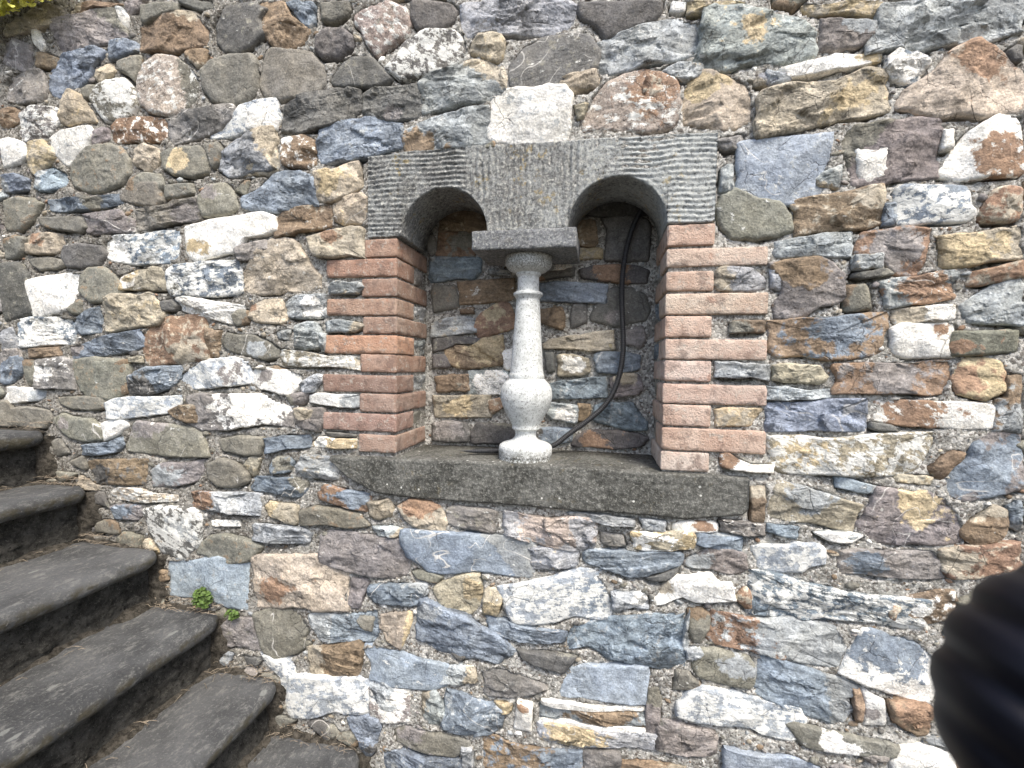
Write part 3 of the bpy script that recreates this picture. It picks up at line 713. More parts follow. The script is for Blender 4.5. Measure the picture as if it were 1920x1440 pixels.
# ------------------------------------------------------------------ fixed places measured on the wall
D_N = 0.212                                       # niche depth
XL = np.mean([at(750, 447)[0], at(745, 700)[0], at(742, 850)[0]])    # inner corner of the left jamb
XR = np.mean([at(1249, 425)[0], at(1243, 700)[0], at(1241, 880)[0]])
ZS = at(1000, 871, -0.02)[1]                      # top of the sill at its front edge
LT = [(690, 293), (760, 284), (900, 272), (1060, 262), (1200, 254), (1343, 247)]
Z_LB = at(1000, 432, -0.008)[1]                   # underside of the lintel
SW = at(989, 867, 0.0)
BX = at(989, 700, 0.075)[0]                       # baluster axis
BZ0 = ZS - 0.004; BZ1 = at(990, 500, 0.03)[1]
print('XL', XL, 'XR', XR, 'ZS', ZS, 'ZLB', Z_LB, 'BX', BX)
for q in ((0, 0), (1920, 0), (0, 1440), (1920, 1440)): print(q, at(*q))

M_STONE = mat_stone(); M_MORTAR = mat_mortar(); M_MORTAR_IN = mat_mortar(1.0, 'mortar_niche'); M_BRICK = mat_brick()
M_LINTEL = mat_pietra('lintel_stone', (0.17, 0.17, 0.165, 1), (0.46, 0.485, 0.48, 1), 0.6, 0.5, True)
M_SOFFIT = None
M_SILL = mat_pietra('sill_stone', (0.065, 0.065, 0.058, 1), (0.17, 0.17, 0.155, 1), 0.9, 0.12, False, 0.4)
M_IMP = mat_pietra('impost_stone', (0.14, 0.145, 0.15, 1), (0.26, 0.27, 0.28, 1), 0.3, 0.05, False, 0.7)
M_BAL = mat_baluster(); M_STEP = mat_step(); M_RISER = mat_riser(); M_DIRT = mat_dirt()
M_HOSE = mat_plain('black_plastic', (0.03, 0.031, 0.034), 0.5, 0.4, 0.3, 200)
M_GRIP = mat_plain('black_rubber', (0.004, 0.004, 0.008), 0.5, 0.22)
M_LEAF = mat_plain('leaf_green', (0.08, 0.13, 0.03), 0.6, 0.3, 0.45, 120)
M_LEAFY = mat_plain('leaf_yellow', (0.72, 0.70, 0.16), 0.6, 0.3, 0.4, 60)
M_TWIG = mat_plain('dry_twig', (0.30, 0.25, 0.19), 0.8, 0.2, 0.4, 90)
M_CORE = mat_plain('wall_fill', (0.12, 0.11, 0.10), 0.95, 0.1)
M_GROUND = mat_dirt()

wall = thing('stone_wall', 'tall rubble stone wall in pale mortar with a small brick-sided niche behind the steps', 'wall', (0, 0, -1.45))

PAL = dict(S=(0.31, 0.365, 0.43), G=(0.225, 0.22, 0.19), D=(0.145, 0.143, 0.138), B=(0.215, 0.255, 0.305), L=(0.35, 0.375, 0.39), W=(0.86, 0.855, 0.82),
           T=(0.41, 0.37, 0.30), Y=(0.49, 0.41, 0.275), R=(0.30, 0.205, 0.145), N=(0.245, 0.19, 0.135), P=(0.255, 0.24, 0.235), K=(0.40, 0.345, 0.31))

def parse(txt):
    res = []; ox = oy = 0; sc = 4.0
    for L in txt.split('\n'):
        L = L.strip()
        if not L: continue
        if L[0] == '#':
            q = L[1:].split(); ox, oy = float(q[0]), float(q[1]); sc = float(q[2]) if len(q) > 2 else 4.0
            continue
        q = L.split(); code = q[0]; v = [float(a) for a in q[1:]]
        P = [(ox + v[i] * 10 / sc, oy + v[i + 1] * 10 / sc) for i in range(0, len(v), 2)]
        patch = None
        if '@' in code:
            code, pp = code.split('@'); c, x, y, r = pp.split(':')
            patch = (c, (ox + float(x) * 10 / sc, oy + float(y) * 10 / sc), float(r) * 10 / sc)
        res.append((code, P, patch))
    return res

def resample(P, step, nmin, nmax):
    P = np.asarray(P, float)
    # one round of corner cutting keeps the outline natural
    Q = []
    for i in range(len(P)):
        a, b = P[i], P[(i + 1) % len(P)]
        Q += [a * 0.93 + b * 0.07, a * 0.07 + b * 0.93]
    Q = np.array(Q); L = np.linalg.norm(np.roll(Q, -1, 0) - Q, axis=1); C = np.concatenate([[0], np.cumsum(L)])
    n = int(min(nmax, max(nmin, C[-1] / step)))
    s = np.arange(n) / n * C[-1]; idx = np.searchsorted(C, s, side='right') - 1
    f = (s - C[idx]) / L[idx]
    return Q[idx] * (1 - f[:, None]) + np.roll(Q, -1, 0)[idx] * f[:, None]

def stone_arrays(P, code, patch_w, y0, back, seed, step=0.0048, extra=1.0, grow=1.06):
    """P: (n,2) outline in wall coordinates. Returns V, F and per-vertex attributes."""
    r = np.random.RandomState(seed)
    typ = code[0]; mods = code[1:]
    B = resample(P, step, 18, 96); n = len(B)
    c = B.mean(0)
    if not (typ in 'GDK' and 's' not in mods) and grow < 1.2:      # split stones: squarer shoulders than the traced outline
        ev, ew = np.linalg.eigh(np.cov((B - c).T)); L_ = (B - c) @ ew; hi_ = L_.max(0); lo_ = L_.min(0); mid_ = (hi_ + lo_) / 2; hs = (hi_ - lo_) / 2
        q = (L_ - mid_) / hs; g = np.clip(4 * q[:, 0] ** 2 * q[:, 1] ** 2, 0, 1); q = np.clip(q * (1 + 0.15 * g)[:, None], -1, 1)
        B = c + (q * hs + mid_) @ ew.T
    R = np.linalg.norm(B - c, axis=1); rm = R.mean()
    rad = fbm(B[:, 0] * 55, B[:, 1] * 55, seed * 1.37, 3, 0.6)
    B = c + (B - c) * (grow + (rad * 0.0045 / np.maximum(R, .01)))[:, None]
    m = int(min(16, max(5, rm / step)))
    ts = 1 - (1 - np.linspace(0, 1, m + 1)[1:]) ** 1.0
    X = [np.array([c[0]])]; Z = [np.array([c[1]])]; E = [np.array([rm])]
    for t in ts:
        q = c + (B - c) * t; X.append(q[:, 0]); Z.append(q[:, 1]); E.append((1 - t) * (R * 0.6 + rm * 0.4))
    X = np.concatenate(X); Z = np.concatenate(Z); E = np.concatenate(E)
    rounded = typ in 'GDK' and 's' not in mods
    rr = min(0.35 * rm, 0.013 if rounded else 0.0045); de = min(0.6 * rr + 0.002, 0.010 if rounded else 0.0045)
    e = np.clip(E / rr, 0, 1); h = -de * (1 - np.sqrt(1 - (1 - e) ** 2))
    dx = X - c[0]; dz = Z - c[1]
    amp = 0.07 if rounded else 0.13
    Fm = None
    for kf in range(3 if rounded else 5):
        a, b = r.normal(0, amp, 2); b += 0.06
        o = r.uniform(0.0, 0.25) * rm * amp * 3
        pl = a * dx + b * dz + o
        Fm = pl if Fm is None else np.minimum(Fm, pl)
    Fm = Fm - np.mean(Fm); h = h + np.clip(Fm, -0.009, 0.006) * extra
    ang = r.uniform(-.25, .25); u = dx * math.cos(ang) + dz * math.sin(ang); w = -dx * math.sin(ang) + dz * math.cos(ang)
    st = 0.9 if ('s' in mods or typ in 'BL') else (0.55 if typ in 'PTNRY' else 0.15)
    wv = w + 0.010 * fbm(u * 14, w * 14, seed * .7, 3)
    lay = wv / 0.011; fr = lay - np.floor(lay); hl = np.array([_h(int(a), seed, 3) for a in np.floor(lay)])
    h = h + st * 0.0026 * (hl - 0.5 + 0.7 * (fr - 0.5))
    if st > 0.3:                                  # cleft faces: a few tilted plates with small steps between them
        ns = int(np.clip(4 + rm * 90, 5, 13)); S = np.stack([r.uniform(u.min(), u.max(), ns), r.uniform(w.min(), w.max(), ns)], 1)
        uu = u + 0.012 * fbm(X * 40, Z * 40, seed * .3, 2); ww = w + 0.008 * fbm(X * 40, Z * 40, seed * .9, 2)
        D = ((uu[:, None] - S[:, 0]) * 0.5) ** 2 + (ww[:, None] - S[:, 1]) ** 2; kk = D.argmin(1)
        ga = r.normal(0, .11, (ns, 2)); go = r.uniform(-.0028, .0028, ns)
        h = h + np.clip(go[kk] + ga[kk, 0] * (u - S[kk, 0]) * .6 + ga[kk, 1] * (w - S[kk, 1]), -.006, .006) * min(1, st + .2)
    h = h + 0.0014 * fbm(X * 55, Z * 55, seed * 3.1, 3) + 0.002 * fbm(X * 18, Z * 18, seed * 2.1, 2)
    if typ == 'K' or 'r' in mods: h = h + 0.003 * fbm(X * 110, Z * 110, seed, 2)
    Y = y0 - h
    # sides
    q = c + (B - c) * 1.0
    X2 = np.concatenate([X, q[:, 0], c[0] + (B[:, 0] - c[0]) * 0.97]); Z2 = np.concatenate([Z, q[:, 1], c[1] + (B[:, 1] - c[1]) * 0.97])
    Y2 = np.concatenate([Y, Y[-n:] + (back - Y[-n:]) * 0.35, np.full(n, back)])
    V = np.stack([X2, Y2, Z2], 1)
    F = [(0, 1 + i, 1 + (i + 1) % n) for i in range(n)]
    for j in range(m + 1):
        a = 1 + j * n; b = a + n
        F += [(a + i, b + i, b + (i + 1) % n, a + (i + 1) % n) for i in range(n)]
    N = len(V)
    jit = r.uniform(0.84, 1.18); tint = 1 + r.normal(0, 0.015, 3)
    ca = np.array(PAL[typ]) * jit * tint
    if typ == 'W': ca = np.array((.36, .40, .45)) * jit if 'l' in mods else np.array(PAL['W']) * min(jit, 1.05)
    cbn = ca; km = np.full(N, 0.0)
    alt = {'S': 'L', 'G': 'N', 'D': 'G', 'B': 'L', 'L': 'T', 'W': 'L', 'T': 'Y', 'Y': 'T', 'R': 'T', 'N': 'T', 'P': 'G', 'K': 'G'}[typ]
    if patch_w is not None:
        pc, pp, pr = patch_w
        cbn = np.array(PAL[pc]) * r.uniform(0.9, 1.1)
        pr = pr * 1.1; d = np.hypot((X2 - pp[0]) * .75, Z2 - pp[1]) / pr * (1 + 0.7 * fbm(X2 * 30, Z2 * 30, seed * .77, 2))
        km = np.clip(0.5 + (1 - d) * 0.45, 0.40 if typ in 'RYN' else 0.28, 1)
    elif typ in 'RY' or r.rand() < 0.35:          # mottled all over
        cbn = np.array(PAL[alt]) * r.uniform(0.8, 1.1); km = np.full(N, 0.46 if typ in 'RY' else 0.36)
    elif r.rand() < 0.45:                         # a weathered zone at one end
        cbn = np.array(PAL[alt]) * r.uniform(0.8, 1.1)
        a = r.uniform(0, 6.28); d = (X2 - c[0]) * math.cos(a) + (Z2 - c[1]) * math.sin(a)
        km = np.clip(0.5 + (d - rm * 0.55) / 0.06, 0, 1)
    ly = 0.84 if 'l' in mods else (0.6 if typ == 'W' else r.uniform(0.05, 0.5))
    if typ == 'K': ly = 0.7
    ve = 1.0 if 'v' in mods else (0.6 if r.rand() < 0.25 and typ in 'BLPD' else 0.0)
    spk = {'K': 0.9, 'G': 0.3, 'D': 0.3}.get(typ, 0.1)
    if 'r' in mods: spk = max(spk, 0.45)
    K = np.stack([km, np.full(N, ly), np.full(N, ve)], 1)
    K2 = np.tile([st, spk, r.rand()], (N, 1))
    return V, F, np.tile(ca, (N, 1)), np.tile(cbn, (N, 1)), K, K2

def put_attrs(me, ca, cb, K, K2):
    for nm, arr in (('ca', ca), ('cb', cb)):
        a = me.attributes.new(nm, 'FLOAT_COLOR', 'POINT')
        a.data.foreach_set('color', np.concatenate([arr, np.ones((len(arr), 1))], 1).astype(np.float32).ravel())
    for nm, arr in (('k', K), ('k2', K2)):
        a = me.attributes.new(nm, 'FLOAT_VECTOR', 'POINT'); a.data.foreach_set('vector', arr.astype(np.float32).ravel())

def build_stone(A, name='stone', parent=None):
    V, F, ca, cb, K, K2 = A
    o = mesh(name, V, F, M_STONE); put_attrs(o.data, ca, cb, K, K2)
    if parent is not None: adopt(o, parent)
    return o

def join_arrays(L):
    V = []; F = []; off = 0; rest = [[], [], [], []]
    for A in L:
        V.append(A[0]); F += [tuple(i + off for i in f) for f in A[1]]; off += len(A[0])
        for k in range(4): rest[k].append(A[2 + k])
    return (np.concatenate(V), F, *[np.concatenate(x) for x in rest])

# ------------------------------------------------------------------ stones of the wall
wall_st = parse(STONES); niche_st = parse(NICHE)
items = []; polys = []
sd_ = 100
for code, P, patch in wall_st:
    sd_ += 1; r = np.random.RandomState(sd_)
    pr = r.uniform(0.010, 0.019)
    W2 = atv(P, -pr); polys.append(W2)
    pw = None if patch is None else (patch[0], at(*patch[1], -pr), patch[2] / 850 * DIST)
    items.append((stone_arrays(W2, code, pw, -pr, 0.03, sd_), P))
for code, P, patch in niche_st:
    sd_ += 1; r = np.random.RandomState(sd_)
    y0 = D_N - r.uniform(0.010, 0.022)
    W2 = atv(P, y0); W2[:, 0] = np.clip(W2[:, 0], XL - 0.01, XR + 0.01)
    pw = None if patch is None else (patch[0], at(*patch[1], y0), patch[2] / 850 * (DIST + .2))
    items.append((stone_arrays(W2, code, pw, y0, D_N + 0.03, sd_, extra=0.6, grow=1.09), P))
def area(P):
    P = np.array(P); return abs(np.sum(P[:, 0] * np.roll(P[:, 1], -1) - np.roll(P[:, 0], -1) * P[:, 1])) / 2
items.sort(key=lambda t: -area(t[1]))
for A, P in items[:270]: build_stone(A, 'stone', wall)
small = [A for A, P in items[270:]]

# rubble beyond the frame, so the wall goes on when seen from the side
XA, XB, ZA, ZB = -3.3, 2.3, -1.45, 1.35
def fr(x, z):      # inside the photographed part?
    d = x * _r + DIST * _n + z * _u
    px = CX + F_PX * d[0] / d[2]; py = CY + F_PX * d[1] / d[2]
    return -25 < px < 1945 and -22 < py < 1462
z = ZA; outer = []
while z < ZB:
    hgt = rng.uniform(0.05, 0.10); x = XA + rng.uniform(0, 0.1)
    while x < XB:
        w = rng.uniform(0.08, 0.24); ok = not (fr(x, z) or fr(x + w, z) or fr(x, z + hgt) or fr(x + w, z + hgt) or fr(x + w / 2, z + hgt / 2))
        if ok:
            g = 0.007; sd_ += 1
            q = np.array([(x + g, z + g), (x + w * .5, z + g * .6), (x + w - g, z + g), (x + w - g * .7, z + hgt * .5), (x + w - g, z + hgt - g), (x + w * .5, z + hgt - g * .6), (x + g, z + hgt - g), (x + g * .7, z + hgt * .5)])
            q += rng.uniform(-0.008, 0.008, q.shape)
            outer.append(stone_arrays(q, rng.choice(list('GGDBLTPNRGW')) + rng.choice(['', 's', 'l', 'v']), None, -rng.uniform(.012, .026), 0.03, sd_, step=0.014))
        x += w
    z += hgt
J = join_arrays(outer); o = build_stone(J, 'outer_stonework', wall); o['kind'] = 'stuff'

# ------------------------------------------------------------------ mortar bed
def inpoly(X, Z, P):
    n = len(P); c = np.zeros(X.shape, bool)
    for i in range(n):
        x0, z0 = P[i]; x1, z1 = P[(i + 1) % n]
        k = ((z0 > Z) != (z1 > Z)) & (X < (x1 - x0) * (Z - z0) / ((z1 - z0) or 1e-9) + x0); c ^= k
    return c
FX0, FX1, FZ0, FZ1 = -2.05, 1.12, -1.12, 1.12
gs = 0.0048
gx = np.concatenate([np.arange(XA - .1, FX0, 0.02), np.arange(FX0, FX1, gs), np.arange(FX1, XB + .1, 0.02)])
gz = np.concatenate([np.arange(ZA, FZ0, 0.02), np.arange(FZ0, FZ1, gs), np.arange(FZ1, ZB + .03, 0.02)])
def snap(g, v): g[np.argmin(abs(g - v))] = v
HX0, HX1, HZ0, HZ1 = XL - 0.004, XR + 0.004, ZS - 0.02, at(1155, 322, 0)[1]
snap(gx, HX0); snap(gx, HX1); snap(gz, HZ0); snap(gz, HZ1)
GX, GZ = np.meshgrid(gx, gz, indexing='ij')
MASK = np.zeros(GX.shape, bool)
for P in polys:
    i0 = np.searchsorted(gx, P[:, 0].min()) ; i1 = np.searchsorted(gx, P[:, 0].max()); j0 = np.searchsorted(gz, P[:, 1].min()); j1 = np.searchsorted(gz, P[:, 1].max())
    MASK[i0:i1, j0:j1] |= inpoly(GX[i0:i1, j0:j1], GZ[i0:i1, j0:j1], P)
low = fbm(GX * 9, GZ * 9, 1.0, 2)
# small stones pushed into the wide joints
DT = np.zeros(MASK.shape, np.int16); cur = MASK.copy()
lx_a, lx_b = at(690, 360, 0)[0], at(1343, 330, 0)[0]
blocks = [(XL - .20, XR + .26, ZS - .01, Z_LB + .01), (lx_a, lx_b, Z_LB - .02, Z_LB + .22), (at(618, 860)[0], at(1406, 890)[0], at(1000, 972)[1], ZS + .01)]
for x0, x1, z0, z1 in blocks: cur |= (GX > x0) & (GX < x1) & (GZ > z0) & (GZ < z1)
cur |= ~((GX > FX0 + .02) & (GX < FX1 - .02) & (GZ > FZ0 + .02) & (GZ < FZ1 - .02))
full = cur.copy()
for k in range(1, 9):
    nx_ = cur.copy(); nx_[1:] |= cur[:-1]; nx_[:-1] |= cur[1:]
    if k % 2: nx_[:, 1:] |= cur[:, :-1]; nx_[:, :-1] |= cur[:, 1:]
    else: nx_[:, 1:] |= cur[:, :-1]; nx_[:, :-1] |= cur[:, 1:]; nx_[1:, 1:] |= cur[:-1, :-1]; nx_[:-1, :-1] |= cur[1:, 1:]
    DT[~cur & nx_] = k; cur = nx_
DT[~cur] = 9
cand = np.argwhere(DT >= 4); rr_ = np.random.RandomState(77); cand = cand[rr_.permutation(len(cand))]
cand = cand[np.argsort(-DT[cand[:, 0], cand[:, 1]], kind='stable')]
fill = []; used = []
for i, j in cand:
    x, z = gx[i], gz[j]; rd = (DT[i, j] - 0.3) * gs
    if any((x - a) ** 2 + (z - b) ** 2 < (rd * .9 + c) ** 2 for a, b, c in used): continue
    used.append((x, z, rd)); m = rr_.randint(4, 7); a = np.sort(rr_.uniform(0, 6.283, m) * .25 + np.arange(m) / m * 6.283 * .9)
    q = np.stack([x + rd * 1.35 * np.cos(a) * rr_.uniform(.8, 1.1, m), z + rd * .8 * np.sin(a) * rr_.uniform(.8, 1.1, m)], 1)
    fill.append(stone_arrays(q, rr_.choice(list('GGGLPDTGG')), None, -rr_.uniform(.008, .013), .03, 3000 + len(fill), step=.005)); polys.append(q)
    i0 = np.searchsorted(gx, q[:, 0].min()); i1 = np.searchsorted(gx, q[:, 0].max()); j0 = np.searchsorted(gz, q[:, 1].min()); j1 = np.searchsorted(gz, q[:, 1].max())
    MASK[i0:i1, j0:j1] |= inpoly(GX[i0:i1, j0:j1], GZ[i0:i1, j0:j1], q)
    if len(used) > 230: break
small += fill; print('filler', len(fill))
under = np.zeros_like(MASK)
for s in (1, 2):
    m = np.zeros_like(MASK); m[:, :-s] = MASK[:, s:]; under |= m & ~MASK
side = np.zeros_like(MASK); side[1:] |= MASK[:-1] & ~MASK[1:]; side[:-1] |= MASK[1:] & ~MASK[:-1]
GY = -0.0050 - 0.007 * low - 0.0035 * fbm(GX * 45, GZ * 45, 5.0, 3) - 0.0028 * fbm(GX * 140, GZ * 140, 8.0, 2)
crev = fbm(GX * 16, GZ * 16, 12.0, 2)
GY = GY + under * np.clip(0.013 + 0.03 * crev, 0, 0.026) + side * np.clip(0.006 + 0.03 * crev, 0, 0.016)
GY[MASK] = 0.016
jamb = ((GX > XL - 0.28) & (GX < XR + 0.40) & (GZ > ZS - 0.01) & (GZ < Z_LB + 0.03))
GY = np.where(jamb, np.maximum(GY, 0.0005 - 0.002 * low), GY)
ic = (gx[:-1] + gx[1:]) / 2; jc = (gz[:-1] + gz[1:]) / 2
keep = ~(((ic > HX0) & (ic < HX1))[:, None] & ((jc > HZ0) & (jc < HZ1))[None, :])
V = np.stack([GX, GY, GZ], -1).reshape(-1, 3)
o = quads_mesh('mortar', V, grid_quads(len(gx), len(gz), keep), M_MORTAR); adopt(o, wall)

# grit and small chips bedded in the mortar, only where there is no stone
def chips(n, ypos, xr, zr, blocked, smin, smax, seed):
    r = np.random.RandomState(seed); L = []
    ico = [(0, 0, 1), (.9, 0, .45), (.28, .85, .45), (-.72, .53, .45), (-.72, -.53, .45), (.28, -.85, .45), (.72, .53, -.45), (-.28, .85, -.45), (-.9, 0, -.45), (-.28, -.85, -.45), (.72, -.53, -.45), (0, 0, -1)]
    icf = [(0, 1, 2), (0, 2, 3), (0, 3, 4), (0, 4, 5), (0, 5, 1), (1, 6, 2), (2, 7, 3), (3, 8, 4), (4, 9, 5), (5, 10, 1), (6, 7, 2), (7, 8, 3), (8, 9, 4), (9, 10, 5), (10, 6, 1), (11, 7, 6), (11, 8, 7), (11, 9, 8), (11, 10, 9), (11, 6, 10)]
    ico = np.array(ico); tries = 0
    while len(L) < n and tries < n * 8:
        tries += 1
        x = r.uniform(*xr); z = r.uniform(*zr)
        if blocked(x, z): continue
        s = smin + (smax - smin) * r.rand() ** 3
        a = r.uniform(-.6, .6); v = ico * r.uniform(0.75, 1.25, (12, 1)) * [s * r.uniform(.8, 1.9), s * .7, s * r.uniform(.5, 1)]
        v = np.stack([v[:, 0] * math.cos(a) - v[:, 2] * math.sin(a), v[:, 1], v[:, 0] * math.sin(a) + v[:, 2] * math.cos(a)], 1)
        v += [x, ypos(x, z), z]
        t = r.choice(list('GGDLWTNRP')); N = 12
        ca = np.array(PAL[t]) * r.uniform(.7, 1.2)
        L.append((v, icf, np.tile(ca, (N, 1)), np.tile(ca, (N, 1)), np.tile([0, .3, 0], (N, 1)), np.tile([.2, .3, r.rand()], (N, 1))))
    return L
def blk(x, z):
    i = min(len(gx) - 1, np.searchsorted(gx, x)); j = min(len(gz) - 1, np.searchsorted(gz, z))
    if MASK[max(0, i - 2):i + 2, max(0, j - 2):j + 2].any(): return True
    return XL - 0.3 < x < XR + 0.45 and ZS - 0.2 < z < Z_LB + 0.3 and not (x > XR + 0.30 or z < ZS - 0.15)
def ymort(x, z):
    i = min(len(gx) - 1, np.searchsorted(gx, x)); j = min(len(gz) - 1, np.searchsorted(gz, z)); return GY[i, j]
small += chips(2600, ymort, (FX0, FX1), (FZ0, FZ1), blk, 0.0022, 0.010, 3)
small += chips(260, lambda x, z: D_N - 0.001, (XL, XR), (ZS, Z_LB), lambda x, z: False, 0.002, 0.006, 4)
o = build_stone(join_arrays(small), 'small_stone', wall); o['kind'] = 'stuff'

# ------------------------------------------------------------------ niche lining
def sheet(fn, nu, nv, name, mat):
    U, Vv = np.meshgrid(np.linspace(0, 1, nu), np.linspace(0, 1, nv), indexing='ij')
    P = fn(U, Vv); o = quads_mesh(name, P.reshape(-1, 3), grid_quads(nu, nv), mat); adopt(o, wall); return o
def rough(a, b, s=1.0, seed=0): return s * (0.004 * fbm(a * 20, b * 20, seed + .5, 2) + 0.003 * fbm(a * 70, b * 70, seed + 3.5, 3))
zt = Z_LB + 0.16
sheet(lambda u, v: np.stack([XL - .03 + u * (XR - XL + .06), D_N + rough(u * .7, v * .6, 1, 1), ZS - .02 + v * (zt - ZS + .03)], -1), 170, 150, 'niche_back_mortar', M_MORTAR_IN)
sheet(lambda u, v: np.stack([XL - .006 + rough(u * .2, v * .6, .6, 2), -0.002 + u * (D_N + .03), ZS - .02 + v * (zt - ZS + .03)], -1), 50, 150, 'niche_side_mortar', M_MORTAR_IN)
sheet(lambda u, v: np.stack([XR + .006 - rough(u * .2, v * .6, .6, 3), D_N + .028 - u * (D_N + .03), ZS - .02 + v * (zt - ZS + .03)], -1), 50, 150, 'niche_side_mortar', M_MORTAR_IN)
sheet(lambda u, v: np.stack([XL - .03 + u * (XR - XL + .06), D_N + .02 - v * (D_N - .06), zt + rough(u, v, 1, 4)], -1), 120, 30, 'niche_ceiling', M_MORTAR_IN)

def box_arr(x0, x1, y0, y1, z0, z1):
    V = [(x, y, z) for x in (x0, x1) for y in (y0, y1) for z in (z0, z1)]
    return np.array(V), [(0, 1, 3, 2), (4, 6, 7, 5), (0, 4, 5, 1), (2, 3, 7, 6), (0, 2, 6, 4), (1, 5, 7, 3)]
Vs = []; Fs = []; k = 0
for b in ((XA, XL - .05, .045, .40, ZA, ZB), (XR + .05, XB, .045, .40, ZA, ZB), (XL - .05, XR + .05, .19, .40, zt + .02, ZB), (XL - .05, XR + .05, .045, .40, ZA, ZS - .13), (XL - .05, XR + .05, D_N + .035, .40, ZS - .13, zt + .02)):
    v, f = box_arr(*b); Vs.append(v); Fs += [tuple(i + k for i in q) for q in f]; k += 8
adopt(mesh('wall_core', np.concatenate(Vs), Fs, M_CORE, smooth=False), wall)

# ------------------------------------------------------------------ rounded boxes: bricks, impost block
def rbox(x0, x1, y0, y1, z0, z1, r=0.004, res=0.010, amp=0.0012, seed=1, chip=0.0):
    nx, ny, nz = [max(3, min(46, int((b - a) / res))) for a, b in ((x0, x1), (y0, y1), (z0, z1))]
    def ax(a, b, n):
        s = np.linspace(a, b, n); return np.unique(np.concatenate([[a, a + r * .3, a + r], s[(s > a + r) & (s < b - r)], [b - r, b - r * .3, b]]))
    A = [ax(x0, x1, nx), ax(y0, y1, ny), ax(z0, z1, nz)]
    V = []; F = []; idx = {}
    def vid(p):
        k = tuple(round(c, 6) for c in p)
        if k not in idx: idx[k] = len(V); V.append(p)
        return idx[k]
    for d in range(3):
        u, w = [i for i in range(3) if i != d]
        for side in (0, 1):
            c = A[d][0] if side == 0 else A[d][-1]
            for i in range(len(A[u]) - 1):
                for j in range(len(A[w]) - 1):
                    q = []
                    for a, b in ((i, j), (i + 1, j), (i + 1, j + 1), (i, j + 1)):
                        p = [0, 0, 0]; p[d] = c; p[u] = A[u][a]; p[w] = A[w][b]; q.append(vid(tuple(p)))
                    if (side == 0) ^ (d == 1): q = q[::-1]
                    F.append(q)
    V = np.array(V); lo = np.array([x0, y0, z0]) + r; hi = np.array([x1, y1, z1]) - r
    inner = np.clip(V, lo, hi); dv = V - inner; L = np.linalg.norm(dv, axis=1, keepdims=True); nrm = dv / np.maximum(L, 1e-9)
    disp = amp * fbm(V[:, 0] * 45, V[:, 1] * 45 + seed, V[:, 2] * 45, 3)
    edge = (np.sum(np.abs(dv) > r * .4, axis=1) >= 2)
    disp = disp - edge * chip * np.clip(fbm(V[:, 0] * 60 + seed, V[:, 1] * 60, V[:, 2] * 60, 2), 0, 1) * 2
    V = inner + nrm * (r + disp[:, None])
    return V, F

LZ = [(447, 481), (484, 517.5), (522, 555.5), (559, 591), (594, 626), (629, 664), (665, 699), (704.5, 737.5), (739.5, 774.5), (777.5, 811), (817, 850)]
RZ = [(423, 462), (467.5, 501), (510, 546), (551, 590), (593, 632), (636, 673), (676, 714), (719, 755.5), (758, 797), (801, 842.6), (845.6, 881)]
BRK = 1.0
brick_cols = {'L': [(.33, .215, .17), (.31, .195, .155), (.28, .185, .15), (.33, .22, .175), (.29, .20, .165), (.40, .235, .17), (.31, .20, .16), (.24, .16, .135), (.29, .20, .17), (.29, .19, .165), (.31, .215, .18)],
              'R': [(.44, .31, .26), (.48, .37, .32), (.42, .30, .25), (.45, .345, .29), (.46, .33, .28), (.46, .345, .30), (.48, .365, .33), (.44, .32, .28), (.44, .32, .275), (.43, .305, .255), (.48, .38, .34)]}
for side, rows in (('L', LZ), ('R', RZ)):
    for i, (ya, yb) in enumerate(rows):
        xp = (750 - 8 * i / 10) if side == 'L' else (1249 - 8 * i / 10)
        z1 = at(xp, ya, -.006)[1]; z0 = at(xp, yb, -.006)[1]
        long_front = i % 2 == 1
        jx = rng.uniform(-.0015, .0015); jy = rng.uniform(-.0025, .0015)
        if side == 'L':
            xo = at([684, 612, 679, 612, 680, 608, 676, 606, 675, 606, 673][i], (ya + yb) / 2, -.006)[0]; xa, xb = xo, XL + jx
        else:
            xo = at([1340, 1439, 1338, 1440, 1334, 1438, 1333, 1438, 1332, 1436, 1330][i], (ya + yb) / 2, -.006)[0]; xa, xb = XR + jx, xo
        yb_ = 0.11 if long_front else D_N - 0.004
        c_ = 1
        V, Fc = rbox(xa, xb, -.008 + jy, yb_, z0, z1, 0.0035, 0.009, 0.0016, 10 + i + (50 if side == 'R' else 0), 0.003)
        o = mesh('brick', V, Fc, M_BRICK); adopt(o, wall)
        a = o.data.attributes.new('ca', 'FLOAT_COLOR', 'POINT'); c = np.array(brick_cols[side][i]) * (1.2, 1.2, 1.12)
        a.data.foreach_set('color', np.tile([*c, 1], len(V)).astype(np.float32))
        if long_front:      # a chip of stone fills the inner end of the course
            s_ = rng.uniform(.004, .008); sx = XL if side == 'L' else XR
            q = np.array([(0.118, z0 + .003), (.16, z0 + .001), (.205, z0 + .004), (.207, z1 - .004), (.16, z1 - .001), (.12, z1 - .005)])
            A = list(stone_arrays(q, rng.choice(list('LBGP')), None, 0, .02, 900 + i + (side == 'R') * 20, step=.006))
            v = A[0]; hgt = v[:, 1].copy(); A[0] = np.stack([sx + (1 if side == 'L' else -1) * (-hgt - .004), v[:, 0], v[:, 2]], 1)
            if side == 'R': A[1] = [f[::-1] for f in A[1]]
            build_stone(A, 'stone', wall)

